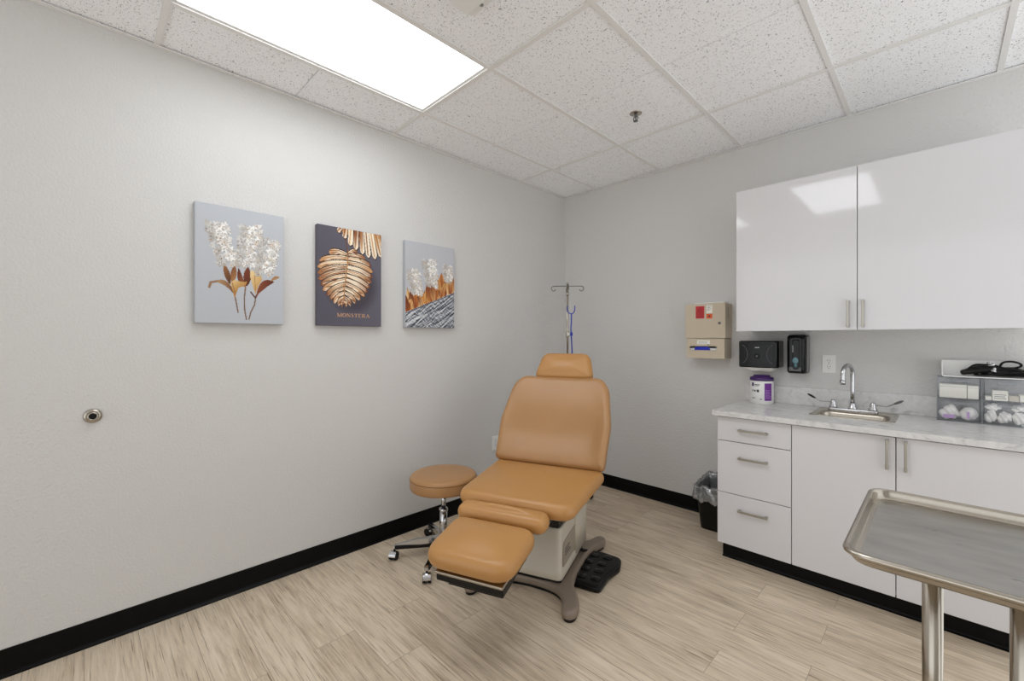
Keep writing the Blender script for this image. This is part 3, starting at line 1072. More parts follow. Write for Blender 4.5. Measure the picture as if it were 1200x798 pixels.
# faucet
FX, FYY = -0.366, 3.205
t = thing('faucet', 'chrome gooseneck faucet with black-tipped wrist blade handles', 'faucet', (FX, FYY, CT + 0.003))
m = MB()
m.prism(rrect(-0.118, 0.118, -0.024, 0.024, 0.022), 0.0, 0.016, 0.005)
m.build('base_plate', 'chrome', t)
m = MB()
m.lathe([(0.023, 0.014), (0.023, 0.022), (0.017, 0.030), (0.014, 0.046), (0.0135, 0.05)], 24)
R = 0.062
pts = [(0, 0, 0.04), (0, 0, 0.12), (0, 0, 0.18), (0, 0, 0.214)]
for k in range(1, 13):
    a = PI * k / 12
    pts.append((-0.25 * R * (1 - math.cos(a)), -R * (1 - math.cos(a)) * 0.97, 0.214 + R * math.sin(a)))
ex, ey = pts[-1][0], pts[-1][1]
pts += [(ex, ey, 0.195), (ex, ey, 0.178)]
m.tube(pts, 0.0112, 16)
m.cyl((ex, ey, 0.19), (ex, ey, 0.166), 0.014, 0.0145)
m.build('spout', 'chrome', t)
for s, ax, az in ((-1, -0.080, 0.058), (1, 0.085, 0.040)):
    m = MB()
    hx = s * 0.092
    m.lathe([(0.021, 0.014), (0.021, 0.024), (0.015, 0.034), (0.016, 0.046), (0.012, 0.054), (0.010, 0.062), (0.004, 0.064)], 20, (hx, 0, 0))
    e1 = Vector((hx + ax * 0.75, -0.012, 0.050)); e2 = Vector((hx + ax * 1.1, -0.022, 0.066))
    m.tube(spline([(hx, 0, 0.050), ((hx + e1.x) / 2, -0.006, 0.049), tuple(e1), tuple(e2)], 5), 0.0042, 10)
    hd = m.build('handle', 'chrome', t)
    m = MB()
    e3 = Vector((hx + ax * 1.50, -0.030, 0.086))
    mid = (e2 + e3) / 2
    d = (e3 - e2).normalized()
    m.T = Matrix.Translation(mid) @ d.to_track_quat('X', 'Z').to_matrix().to_4x4()
    m.sphere((0, 0, 0), 1.0, 14, (0.026, 0.014, 0.007))
    m.build('blade', 'black_gloss' if s < 0 else 'grey_part', hd, label='dark wrist blade tip')

# ------------------------------------------------------------------ upper cabinet
UY = 2.995
ox, oy = -0.321, 3.16
t = thing('wall_cabinet', 'white gloss two-door wall cabinet above the counter', 'cabinet', (ox, oy, 1.375))
m = carcass(-0.937 - ox, 0.295 - ox, 0.008, 0.902, WB - oy, UY + 0.019 - oy); m.build('body', 'cab_in', t)
for xa, xb, hx in ((-0.937, -0.3235, -0.361), (-0.3205, 0.295, -0.297)):
    m = MB(); m.box(xa - ox, xb - ox, UY - oy, UY + 0.018 - oy, 0.0, 0.902, 0.0013, 1)
    d = m.build('door', 'cab', t)
    bar_handle(d, (hx - ox, UY - oy, 0.090), True, 0.147)

# ------------------------------------------------------------------ things on the back wall
# sharps cabinet
t = thing('sharps_cabinet', 'cream metal sharps cabinet with red label and glove slot', 'sharps cabinet', (-1.210, WB, 1.327))
m = MB()
m.box(-0.139, 0.139, -0.128, 0.0, 0.004, 0.252, 0.003, 2)
m.build('upper_box', 'sharps', t)
m = MB(); m.box(-0.143, 0.141, -0.145, -0.129, 0.003, 0.256, 0.004, 2)
door = m.build('door', 'sharps', t)
m = MB(); m.lathe([(0.009, -0.1455), (0.009, -0.150), (0.006, -0.152)], 18, (0.102, 0, 0.112), 'y'); m.box(0.101, 0.103, -0.1532, -0.151, 0.107, 0.117); m.build('lock', 'grey_part', door)
m = MB(); m.box(-0.065, -0.003, -0.1462, -0.1450, 0.148, 0.238, 0.0005, 1); lab = m.build('warning_label', 'red', door, label='red warning label')
m = MB()
for k in range(3):
    a = PI / 2 + 2 * PI * k / 3
    cx, cz = -0.034 + 0.013 * math.cos(a), 0.196 + 0.013 * math.sin(a)
    pts = [(cx + 0.012 * math.cos(a + u), -0.1464, cz + 0.012 * math.sin(a + u)) for u in np.linspace(-2.5, 2.5, 13)]
    m.tube(pts, 0.0018, 5)
pts = [(-0.034 + 0.010 * math.cos(u), -0.1464, 0.196 + 0.010 * math.sin(u)) for u in np.linspace(0, 2 * PI, 17)]
m.tube(pts, 0.0014, 5)
for k in range(2):
    m.box(-0.057, -0.011, -0.1466, -0.1462, 0.156 + k * 0.007, 0.159 + k * 0.007)
m.build('biohazard_symbol', 'red_dark', lab)
m = MB(); m.box(0.012, 0.052, -0.1458, -0.1450, 0.184, 0.244); st = m.build('sticker', 'paper', door)
m = MB(); m.box(0.012, 0.053, -0.1461, -0.1452, 0.146, 0.180); m.build('orange_strip', 'orange', st)
m = MB()
for k in range(4):
    m.box(0.017, 0.017 + (0.030, 0.022, 0.028, 0.016)[k], -0.1461, -0.1457, 0.234 - k * 0.010, 0.2365 - k * 0.010)
m.build('printed_text', 'ink', st)
m = MB(); m.lathe([(0.007, -0.1464), (0.007, -0.146)], 14, (0.032, 0, 0.163), 'y'); m.build('warning_symbol', 'ink', st)
m = MB()
for k in range(7):
    m.box(0.1388, 0.1398, -0.095, -0.070, 0.150 + k * 0.011, 0.156 + k * 0.011)
m.build('vent_slots', 'beige_dark', t)
m = MB(); m.box(-0.095, 0.115, -0.09, 0.0, 0.252, 0.268, 0.004, 2); m.build('container_top', 'white', t)
m = MB()   # lower glove box with a rounded slot
z0, z1 = -0.142, 0.0
slot = (-0.110, 0.085, -0.085, -0.052)
yf, yk = -0.145, -0.141
for a in ((-0.132, 0.135, z0, slot[2]), (-0.132, 0.135, slot[3], z1), (-0.132, slot[0], slot[2], slot[3]), (slot[1], 0.135, slot[2], slot[3])):
    m.box(a[0], a[1], yf, yk, a[2], a[3])
m.box(-0.132, -0.128, yk, 0, z0, z1); m.box(0.131, 0.135, yk, 0, z0, z1)
m.box(-0.128, 0.131, yk, 0, z0, z0 + 0.004); m.box(-0.128, 0.131, yk, 0, z1 - 0.004, z1)
m.build('glove_box', 'sharps', t)
m = MB(); m.T = Matrix.Rotation(PI / 2, 4, 'X')
m.tube([(x, y, 0.1455) for x, y in rrect(slot[0], slot[1], slot[2], slot[3], 0.016)] + [(rrect(slot[0], slot[1], slot[2], slot[3], 0.016)[0] + (0.1455,))], 0.0025, 6)
m.build('slot_rim', 'sharps', t)
m = MB(); m.box(-0.055, 0.035, -0.1460, -0.1448, -0.040, -0.012); sl = m.build('slot_label', 'paper', t)
m = MB()
for k in range(2):
    m.box(-0.045, 0.018, -0.1464, -0.1458, -0.024 - k * 0.008, -0.022 - k * 0.008)
m.build('printed_text', 'ink', sl)
m = MB(); m.lathe([(0.004, -0.1466), (0.004, -0.1446)], 10, (0.024, 0, -0.043), 'y'); m.build('screw', 'ink', t)
o = MB(); o.T = Matrix.Translation((-1.223, WB - 0.075, 1.247))
o.box(-0.118, 0.118, -0.058, 0.062, -0.055, 0.012, 0.004, 2)
tt = o.build('glove_pack', 'white'); tag(tt, 'white and blue glove pack seen through the slot of the cream cabinet', 'gloves')
m = MB()
m.loft([[(x, y, z) for x, z in [(-0.066, -0.012), (0.050, -0.012), (0.044, 0.010), (0.034, 0.022), (-0.050, 0.022), (-0.062, 0.010)]] for y in (-0.064, -0.0575)], smooth=False)
m.T = Matrix.Identity(4)
bp = m.build('blue_pouch', 'blue', tt, (-1.223, WB - 0.075, 1.247), label='blue pouch')

# paper towel dispenser
t = thing('towel_dispenser', 'black paper towel dispenser on the wall above the wipes tub', 'paper towel dispenser', (-0.8645, WB, 1.223))
m = MB()
def sect(y, ix, zt, zb): return [(-0.1175 + ix, y, zb), (0.1175 - ix, y, zb), (0.1175 - ix, y, zt), (-0.1175 + ix, y, zt)]
prof = [(0, 0.0, 0.092, -0.088), (-0.12, 0.0, 0.092, -0.090), (-0.150, 0.004, 0.089, -0.089), (-0.156, 0.010, 0.083, -0.083)]
m.loft([[(x, y, z) for x, z in rpoly([(-0.1175 + ix, zb), (0.1175 - ix, zb), (0.1175 - ix, zt), (-0.1175 + ix, zt)], 0.010, 4)] for y, ix, zt, zb in prof], smooth=False)
m.build('housing', 'black_gloss', t)
m = MB()
m.T = Matrix.Rotation(PI / 2, 4, 'X')
m.prism(rrect(-0.098, 0.098, -0.070, 0.070, 0.02), 0.1560, 0.1585, 0.001, 1)
fr = m.build('front_window', 'smoke', t)
for s in (-1, 1):     # curved ribs at either side of the window
    m = MB()
    pts = [(s * (0.108 - 0.050 * math.cos(u)), -0.1588, 0.066 * math.sin(u)) for u in np.linspace(-1.25, 1.25, 15)]
    m.tube(pts, 0.0016, 6)
    m.build('rib', 'grey_part', fr)
m = MB(); m.lathe([(0.017, -0.158), (0.016, -0.1625), (0.011, -0.1635), (0.010, -0.162)], 24, (0, 0, -0.012), 'y'); m.build('lock_ring', 'black_plastic', t)
m = MB(); m.lathe([(0.006, -0.162), (0.006, -0.165)], 14, (0, 0, -0.012), 'y'); m.build('keyhole', 'grey_part', t)
m = MB()
for k, wq in enumerate((0.006, 0.003, 0.005, 0.004)):
    m.box(-0.0125 + k * 0.007, -0.0125 + k * 0.007 + wq, -0.1592, -0.1583, 0.042, 0.048)
m.build('logo', 'white', t)
m = MB()   # pale chute under the housing with the hanging towel
m.loft([[(-0.088, -0.010, -0.087), (0.092, -0.010, -0.087), (0.092, -0.145, -0.087), (-0.088, -0.145, -0.087)],
        [(-0.055, -0.030, -0.112), (0.072, -0.030, -0.112), (0.072, -0.120, -0.112), (-0.040, -0.130, -0.112)],
        [(-0.050, -0.035, -0.114), (0.066, -0.035, -0.114), (0.066, -0.115, -0.114), (-0.036, -0.125, -0.114)]], smooth=False)
m.build('paper_towel', 'paper', t)

# soap dispenser
t = thing('soap_dispenser', 'tall black soap dispenser beside the paper towel dispenser', 'soap dispenser', (-0.6545, WB, 1.227))
m = MB()
pf = [(0.0, 0.0, 0.0), (-0.06, 0.0, 0.0), (-0.10, 0.004, 0.004), (-0.114, 0.012, 0.012), (-0.118, 0.022, 0.022)]
m.loft([[(x, y, z) for x, z in rrect(-0.054 + i, 0.054 - i, -0.126 + j, 0.127 - j, 0.018, 5)] for y, i, j in pf])
m.build('housing', 'black_gloss', t)
m = MB(); m.box(0.0535, 0.0548, -0.085, -0.012, -0.112, 0.112, 0.0005, 1); m.build('side_trim', 'lens_grey', t)
m = MB()
m.loft([[(x, y, z) for x, z in rrect(-0.017 + i, 0.021 - i, -0.10 + i, 0.095 - i, 0.012, 5)] for y, i in ((-0.1182, 0), (-0.1205, 0.001), (-0.122, 0.004))])
m.build('window', 'smoke', t)
m = MB(); m.T = Matrix.Translation((0.0, -0.121, -0.040)); m.sphere((0, 0, 0), 1, 16, (0.017, 0.003, 0.022)); m.cyl((0.001, 0, -0.02), (0.001, 0, -0.042), 0.009, 0.007); m.build('soap_pouch', 'soap_teal', t)
m = MB(); m.box(-0.019, -0.010, -0.1235, -0.119, 0.012, 0.058, 0.002, 2); m.build('sight_strip', 'lens_grey', t)
m = MB(); m.box(-0.036, 0.030, -0.1215, -0.112, -0.108, -0.082, 0.004, 2); m.build('push_lever', 'grey_part', t)

# wipes tub
t = thing('wipes_tub', 'white and purple tub of wipes on the counter', 'wipes tub', (-0.849, 3.222, CT + 0.0004))
RT = 0.069
m = MB(); m.lathe([(RT - 0.004, 0.0), (RT, 0.004), (RT, 0.150), (RT - 0.002, 0.153)], 40); m.build('tub', 'white', t)
m = MB(); m.lathe([(RT + 0.001, 0.1525), (RT + 0.0015, 0.156), (RT + 0.0015, 0.172), (RT - 0.004, 0.176), (0.052, 0.1775), (0.050, 0.186), (0.044, 0.189), (0.010, 0.189)], 40); m.build('lid', 'purple', t)
def patch(name, a0, a1, z0, z1, m_, r=RT + 0.0006, par=None):
    q = MB()
    n = 10
    ring = lambda rr_: [[(rr_ * math.cos(a), rr_ * math.sin(a), z) for a in np.linspace(math.radians(a0), math.radians(a1), n)] for z in (z0, z1)]
    A = ring(r)
    q.loft(A, False, False, True, closed=False)
    return q.build(name, m_, par)
lab = patch('label', -62, -22, 0.024, 0.138, 'purple_label', par=t)
for k, (s0, s1) in enumerate(((-58, -30), (-58, -26), (-58, -34), (-58, -28), (-58, -36), (-58, -30))):
    patch('label_text', s0, s1, 0.040 + k * 0.010, 0.0425 + k * 0.010, 'lilac', RT + 0.0011, lab)
lb = patch('brand_mark', -129, -116, 0.116, 0.140, 'purple', par=t)
for a0, a1, z0, z1 in ((-112, -84, 0.125, 0.130), (-112, -90, 0.118, 0.121), (-126, -118, 0.082, 0.092), (-113, -105, 0.080, 0.093), (-100, -88, 0.078, 0.095), (-127, -108, 0.036, 0.040), (-84, -74, 0.030, 0.035)):
    patch('label_text', a0, a1, z0, z1, 'ink', RT + 0.0006, lb)

# ------------------------------------------------------------------ drawer organiser and contents
OX0, OX1, OYF, OYB = -0.014, 0.312, 3.205, 3.312
OZ0, OZ1 = CT + 0.0004, 1.128
t = thing('drawer_organizer', 'smoky clear plastic drawer organizer on the counter', 'drawer organizer', ((OX0 + OX1) / 2, (OYF + OYB) / 2, OZ0))
px, py = (OX0 + OX1) / 2, (OYF + OYB) / 2
W2, D2, HH = (OX1 - OX0) / 2, (OYB - OYF) / 2, OZ1 - OZ0
th = 0.004
m = MB()
m.box(-W2, -W2 + th, -D2 + .004, D2, 0, HH); m.box(W2 - th, W2, -D2 + .004, D2, 0, HH)
m.box(-W2 + th, W2 - th, -D2 + .004, D2, 0, th); m.box(-W2 + th, W2 - th, -D2 + .004, D2, HH - th, HH)
m.box(-0.005, 0.005, -D2 + .004, D2 - th, th, HH - th)
m.box(-W2 + th, -0.005, -D2 + .004, D2 - th, HH * .51 - .003, HH * .51 + .003)
m.box(0.005, W2 - th, -D2 + .004, D2 - th, HH * .51 - .003, HH * .51 + .003)
m.box(-W2 + th, W2 - th, D2 - th, D2, th, HH - th)
m.build('case', 'acrylic_edge', t)
for xa, xb in ((-W2 + 0.006, -0.008), (0.008, W2 - 0.006)):
    for za, zb in ((0.006, HH * .51 - .006), (HH * .51 + .006, HH - 0.006)):
        m = MB(); m.box(xa, xb, -D2, -D2 + 0.003, za, zb, 0.0008, 1); dr = m.build('drawer_front', 'acrylic', t)
        m = MB(); m.box((xa + xb) / 2 - 0.032, (xa + xb) / 2 + 0.032, -D2 - 0.004, -D2 - 0.0002, zb - 0.022, zb - 0.009, 0.0015, 1); m.build('finger_pull', 'acrylic_edge', dr)
zu = OZ0 + HH * .51 + 0.0035
zl = OZ0 + 0.0045
def carton(label, x0, x1, z0, h, m_='paper', group=None, y0=OYF + 0.012, dep=0.07, text=False):
    m = MB(); m.box(x0, x1, y0, y0 + dep, z0, z0 + h, 0.0015, 1)
    o = m.build('carton', m_); tag(o, label, 'box', group)
    m = MB(); m.box(x0 + .001, x1 - .001, y0 - 0.0004, y0 + dep + 0.0004, z0 + h * 0.82, z0 + h * 0.84); m.build('lid_seam', 'beige_dark', o)
    if text:
        m = MB()
        for k in range(3):
            m.box(x0 + 0.006, x1 - 0.006 - 0.004 * (k % 2), y0 - 0.0006, y0 - 0.0001, z0 + h * 0.22 + k * 0.009, z0 + h * 0.22 + k * 0.009 + 0.0028)
        m.build('printed_text', 'ink', o)
    return o
g = 'cartons inside the organizer'
carton('long white carton in the upper left drawer of the organizer', -0.004, 0.096, zu, 0.070, group=g)
carton('short white carton at the right of the upper left drawer', 0.0985, 0.138, zu, 0.067, group=g)
carton('small white carton with printed lines in the upper right drawer', 0.184, 0.236, zu, 0.050, text=True, group=g)
carton('low pale box between two cartons in the upper right drawer', 0.2385, 0.270, zu, 0.028, 'beige', group=g)
carton('white carton at the right end of the upper right drawer', 0.2725, 0.303, zu, 0.034, group=g)
carton('tiny flat white packet at the left of the upper right drawer', 0.160, 0.181, zu, 0.020, group=g)

def blob(name, label, cat, c, sc, seed, m_='cotton', group=None, amp=0.18):
    rg = random.Random(seed)
    ph = [rg.uniform(0, 7) for _ in range(9)]
    bm = bmesh.new()
    bmesh.ops.create_icosphere(bm, subdivisions=4, radius=1.0)
    for v in bm.verts:
        p = v.co
        k = 1 + amp * (math.sin(3.1 * p.x + ph[0]) * math.sin(2.7 * p.z + ph[1]) + 0.6 * math.sin(5.3 * p.y + ph[2] + 2 * p.x) + 0.5 * math.sin(7.9 * p.x + 5.1 * p.z + ph[3]))
        q = p * k
        v.co = Vector((c[0] + q.x * sc[0], c[1] + q.y * sc[1], max(c[2] - sc[2], c[2] + q.z * sc[2])))
    for f in bm.faces:
        f.smooth = True
    me = bpy.data.meshes.new(name); bm.to_mesh(me); bm.free()
    me.materials.append(M[m_])
    o = bpy.data.objects.new(name, me); COL.objects.link(o)
    return tag(o, label, cat, group)
gy = OYF + 0.046
g2 = 'gauze bundles inside the organizer'
a = blob('gauze_bundle', 'crumpled white gauze bundle at left of the lower left drawer', 'gauze', (0.034, gy, zl + 0.038), (0.035, 0.030, 0.036), 1, group=g2)
m = MB(); m.box(0.010, 0.052, OYF + 0.0062, OYF + 0.0072, zl + 0.012, zl + 0.030); m.build('printed_band', 'lilac', a)
a = blob('gauze_bundle', 'rounded white gauze roll at right of the lower left drawer', 'gauze', (0.103, gy, zl + 0.036), (0.034, 0.030, 0.034), 2, group=g2, amp=0.07)
m = MB(); m.box(0.096, 0.106, OYF + 0.0062, OYF + 0.0072, zl + 0.016, zl + 0.050); m.build('printed_band', 'lilac', a)
for k, (x, z, sx, sz) in enumerate(((0.181, 0.034, 0.024, 0.034), (0.226, 0.032, 0.026, 0.031), (0.275, 0.034, 0.026, 0.033))):
    blob('gauze_bundle', ['white gauze bundle beside the divider in the lower right drawer', 'white gauze bundle in the middle of the lower right drawer', 'white gauze bundle at the far right of the lower right drawer'][k], 'gauze', (x, gy, zl + z), (sx * .9, 0.026, sz * .9), 10 + k, group=g2)
blob('gauze_bundle', 'white gauze bundle lying on top at left of the lower right drawer', 'gauze', (0.190, gy, zl + 0.082), (0.024, 0.027, 0.016), 21, group=g2)
blob('gauze_bundle', 'white gauze bundle lying on top at right of the lower right drawer', 'gauze', (0.270, gy, zl + 0.082), (0.026, 0.027, 0.017), 22, group=g2)

# white open tray on the organiser
t = thing('storage_tray', 'white open-front plastic tray on top of the drawer organizer', 'tray', ((0.005 + 0.322) / 2, 3.262, OZ1 + 0.0005))
w = (0.322 - 0.005) / 2
m = MB()
m.T = Matrix.Rotation(PI / 2, 4, 'X')
def u_ring(i): 
    return rpoly([(-w + i, 0.084), (-w + i, i), (w - i, i), (w - i, 0.084)][0:4], [0, 0.014 - i * .5, 0.014 - i * .5, 0], 6)
outer = u_ring(0.0); inner = u_ring(0.004)
ringpts = outer + inner[::-1]
m.loft([[(x, y, z) for x, y in ringpts] for z in (-0.048, 0.056)], smooth=False)
m.build('shell', 'white', t)
m = MB(); m.box(-w + .004, w - .004, 0.044, 0.048, 0.004, 0.084); m.build('back_panel', 'white', t)

# black tubing heaped in the tray
rg = random.Random(5)
t = thing('blood_pressure_cuff', 'heap of black tubing and cuff with silver fittings in the white tray', 'blood pressure cuff', (0.19, 3.260, OZ1 + 0.0065))
m = MB()
tr = 0.0048
for k in range(9):
    cx = rg.uniform(-0.03, 0.08); L = rg.uniform(0.05, 0.085); zb = 0.007 + 0.0052 * (k % 7)
    pts = []
    for u in np.linspace(0, 2 * PI, 12):
        pts.append((cx + L * math.cos(u), 0.022 * math.sin(u) + rg.uniform(-.004, .004), zb + 0.010 * (1 + math.sin(u * 1.0 + k)) * (1 if abs(math.cos(u)) < .8 else .4)))
    pts = [(max(-0.118, min(0.118, x)), y, max(0.0055, z)) for x, y, z in pts]
    m.tube(spline(pts, 4), tr, 8)
pts = [(0.02, -0.012, 0.05), (0.03, -0.018, 0.072), (0.055, -0.02, 0.079), (0.082, -0.016, 0.072), (0.09, -0.01, 0.058), (0.07, -0.006, 0.047), (0.04, -0.004, 0.045)]
m.tube(spline(pts, 5), 0.0052, 8)
m.build('tubing', 'rubber', t)
m = MB()
m.T = Matrix.Translation((-0.048, -0.006, 0.031)) @ Matrix.Rotation(-0.22, 4, 'Y')
m.pillow(densify(rrect(-0.070, 0.062, -0.024, 0.024, 0.014), 0.012), edge_prof(-0.014, 0.012, 0.010, 3), 0.012)
m.build('cuff', 'black_plastic', t)
m = MB()
m.T = Matrix.Translation((0.055, 0.004, 0.020))
m.pillow(densify(rrect(-0.060, 0.062, -0.022, 0.020, 0.012), 0.012), edge_prof(-0.014, 0.018, 0.010, 3), 0.010)
m.build('cuff_wrap', 'black_plastic', t)
m = MB()
m.cyl((-0.018, -0.026, 0.056), (0.004, -0.030, 0.064), 0.0055)
m.cyl((-0.010, -0.032, 0.034), (0.008, -0.032, 0.028), 0.006)
m.sphere((0.002, -0.032, 0.040), 0.008, 12)
m.sphere((-0.016, -0.026, 0.070), 0.008, 12, (1.2, 1, .7))
m.build('metal_fitting', 'chrome', t)

# ------------------------------------------------------------------ waste bin
t = thing('waste_bin', 'black waste bin with clear liner between wall and cabinet', 'waste bin', (-1.105, 3.165, 0))
m = MB()
def bring(i, z, hx, hy): return [(x, y, z) for x, y in rrect(-hx + i, hx - i, -hy + i, hy - i, 0.03, 5)]
rs = [bring(0, 0.0005, .088, .100), bring(0, 0.006, .092, .104), bring(0, 0.285, .115, .128), bring(0, 0.292, .121, .134), bring(0, 0.300, .121, .134), bring(0.006, 0.302, .121, .134), bring(0.010, 0.29, .121, .134), bring(0.012, 0.012, .094, .106)]
m.loft(rs)
m.build('bin', 'black_plastic', t)
m = MB()
rg = random.Random(9)
base = densify(rrect(-0.124, 0.124, -0.137, 0.137, 0.034, 5), 0.012)
n = len(base)
def wob(k, q): return math.sin(k * 0.9 + q) * 0.5 + math.sin(k * 2.3 + q * 1.7) * 0.35 + rg.uniform(-.4, .4)
rings = []
for out, z, aw, az in ((0.012, 0.205, .006, .012), (0.014, 0.225, .007, .004), (0.008, 0.262, .006, .003), (0.006, 0.29, .004, .003), (0.003, 0.316, .003, .006), (-0.012, 0.327, .004, .008), (-0.020, 0.300, .006, .006), (-0.026, 0.25, .009, .008), (-0.034, 0.17, .012, .008)):
    rr_ = inset(base, -out)
    ring = []
    for k, (x, y) in enumerate(rr_):
        l = math.hypot(x, y)
        a = wob(k, z * 40) * aw
        ring.append((x + x / l * a, y + y / l * a, z + wob(k, z * 20) * az + (0.020 * (y / 0.137) if z > .28 else 0)))
    rings.append(ring)
m.loft(rings, False, False)
m.build('liner', 'liner', t, label='clear plastic liner')

# ------------------------------------------------------------------ IV pole and stethoscope
IX, IY = -2.262, 2.935
t = thing('iv_pole', 'slim chrome IV pole in the room corner behind the exam chair', 'IV pole', (IX, IY, 0))
m = MB(); m.cyl((0, 0, 0.06), (0, 0, 1.06), 0.0125, n=18); m.build('lower_pole', 'chrome', t)
m = MB(); m.cyl((0, 0, 1.05), (0, 0, 1.800), 0.0095, n=18); m.sphere((0, 0, 1.802), 0.011, 12); m.build('upper_pole', 'steel', t)
m = MB(); m.lathe([(0.0165, 1.345), (0.0175, 1.350), (0.0175, 1.385), (0.0165, 1.39)], 20); m.cyl((0.015, -0.01, 1.367), (0.026, -0.018, 1.367), 0.009); m.build('collar', 'steel', t)
m = MB(); m.lathe([(0.0095, 1.70), (0.014, 1.703), (0.014, 1.722), (0.0095, 1.725)], 18); m.build('top_collar', 'steel', t)
for k in range(4):
    a = math.radians(42 + 90 * k)
    ca, sa = math.cos(a), math.sin(a)
    pts = [(0, 0, 1.778), (0.06 * ca, 0.06 * sa, 1.779), (0.122 * ca, 0.122 * sa, 1.777), (0.137 * ca, 0.137 * sa, 1.762), (0.130 * ca, 0.130 * sa, 1.742), (0.112 * ca, 0.112 * sa, 1.738), (0.100 * ca, 0.100 * sa, 1.752)]
    m = MB(); m.tube(spline(pts, 5), 0.0036, 8); m.build('hook', 'dark_steel', t)
m = MB(); m.lathe([(0.03, 0.062), (0.034, 0.07), (0.034, 0.10), (0.02, 0.112), (0.014, 0.125)], 20); m.build('hub', 'black_plastic', t)
for k in range(5):
    a = math.radians(9 + 72 * k)
    ca, sa = math.cos(a), math.sin(a)
    m = MB(); m.tube([(0.02 * ca, 0.02 * sa, 0.086), (0.13 * ca, 0.13 * sa, 0.082), (0.215 * ca, 0.215 * sa, 0.066)], [0.013, 0.012, 0.010], 10)
    lg = m.build('leg', 'black_plastic', t)
    m = MB(); m.cyl((0.212 * ca - .012 * sa, 0.212 * sa + .012 * ca, 0.026), (0.212 * ca + .012 * sa, 0.212 * sa - .012 * ca, 0.026), 0.0255)
    m.cyl((0.212 * ca, 0.212 * sa, 0.03), (0.212 * ca, 0.212 * sa, 0.068), 0.007); m.build('caster', 'rubber', lg)

SX, SYc = IX + 0.032, IY + 0.006
t = thing('stethoscope', 'blue stethoscope hung on the IV pole behind the headrest', 'stethoscope', (SX, SYc, 1.1))
m = MB()
rx = (S5, S5, 0)      # sideways as the camera sees it
def sp(u, z, dd=0.0): return (rx[0] * u + dd * -S5, rx[1] * u + dd * S5, z - 1.1)
ubar = [sp(-0.030, 1.606), sp(-0.032, 1.588), sp(-0.027, 1.563), sp(-0.014, 1.546), sp(0.004, 1.541), sp(0.020, 1.548), sp(0.031, 1.566), sp(0.034, 1.590), sp(0.032, 1.610)]
m.tube(spline(ubar, 5), 0.0044, 8)
m.build('binaural', 'blue_tube', t)
m = MB(); m.tube(spline([sp(0.004, 1.545), sp(0.004, 1.48), sp(0.000, 1.42), sp(0.003, 1.36), sp(0.007, 1.28), sp(0.010, 1.20), sp(0.012, 1.06)], 6), 0.0058, 10)
m.build('tube', 'blue_tube', t)
m = MB(); m.sphere(sp(0.004, 1.368), 0.016, 14, (.8, .8, 1.25)); m.build('clip', 'blue_tube', t)
m = MB(); m.T = Matrix.Translation(sp(0.012, 1.04)); m.lathe([(0.018, -0.006), (0.021, -0.003), (0.021, 0.003), (0.012, 0.008), (0.006, 0.012)], 20); m.build('chestpiece', 'steel', t)

# ------------------------------------------------------------------ exam chair
CA = math.radians(21)
CO = (-1.555, 1.70)
t = thing('exam_chair', 'tan padded reclining exam chair on a beige pedestal', 'exam chair', (CO[0], CO[1], 0), CA)
# floor casting: H shape with four spade feet
half = [(0.0, -0.020), (0.10, -0.030), (0.165, -0.055), (0.205, -0.105), (0.226, -0.165), (0.236, -0.205), (0.262, -0.222), (0.290, -0.212), (0.304, -0.180), (0.300, -0.130), (0.272, -0.060), (0.232, 0.02), (0.216, 0.12), (0.214, 0.26), (0.222, 0.38), (0.240, 0.46), (0.272, 0.535), (0.280, 0.580), (0.262, 0.610), (0.230, 0.612), (0.205, 0.585), (0.180, 0.53), (0.12, 0.505), (0.0, 0.50)]
sm = [(p.x, p.y) for p in spline([(x, y, 0) for x, y in half], 4)]
outl = sm + [(-x, y) for x, y in sm[::-1][1:-1]]
m = MB(); m.prism(outl, 0.012, 0.058, 0.016, 4); m.build('floor_base', 'taupe', t)
m = MB(); m.prism(inset(outl, 0.010), 0.0, 0.013); m.build('base_pad', 'rubber', t)
# pedestal housing
def tower(x, y0, y1, z, r=0.03): return [(a, b_, z) for a, b_ in rrect(-x, x, y0, y1, r, 5)]
m = MB()
m.loft([tower(0.176, -0.024, 0.452, 0.072), tower(0.178, -0.026, 0.454, 0.078), tower(0.178, -0.026, 0.454, 0.112), tower(0.169, -0.018, 0.446, 0.122), tower(0.172, -0.020, 0.448, 0.332), tower(0.166, -0.014, 0.444, 0.340)])
ped = m.build('pedestal', 'beige', t)
m = MB(); m.prism(rrect(-0.172, 0.172, -0.018, 0.448, 0.03), 0.056, 0.074); m.build('pedestal_skirt', 'black_plastic', t)
# darker side panel with small printed lines
m = MB(); m.T = Matrix.Translation((0.1712, 0, 0)) @ Matrix.Rotation(PI / 2, 4, 'Y') @ Matrix.Rotation(PI / 2, 4, 'Z')
m.prism(rpoly([(0.02, 0.125), (0.36, 0.125), (0.36, 0.27), (0.02, 0.255)], [.01, .03, .03, .03], 5), 0.0, 0.004, 0.002, 2)
sp_ = m.build('side_panel', 'beige_dark', ped)
m = MB()
for k, (ya, yb) in enumerate(((0.045, 0.15), (0.045, 0.12), (0.045, 0.13))):
    m.box(0.1752, 0.1758, ya, yb, 0.175 + k * 0.016, 0.181 + k * 0.016)
m.build('panel_print', 'ink', sp_)
m = MB(); m.loft([tower(0.19, 0.24, 0.455, 0.10, .02), tower(0.19, 0.24, 0.455, 0.36, .02)]); m.build('rear_cover', 'beige', t)
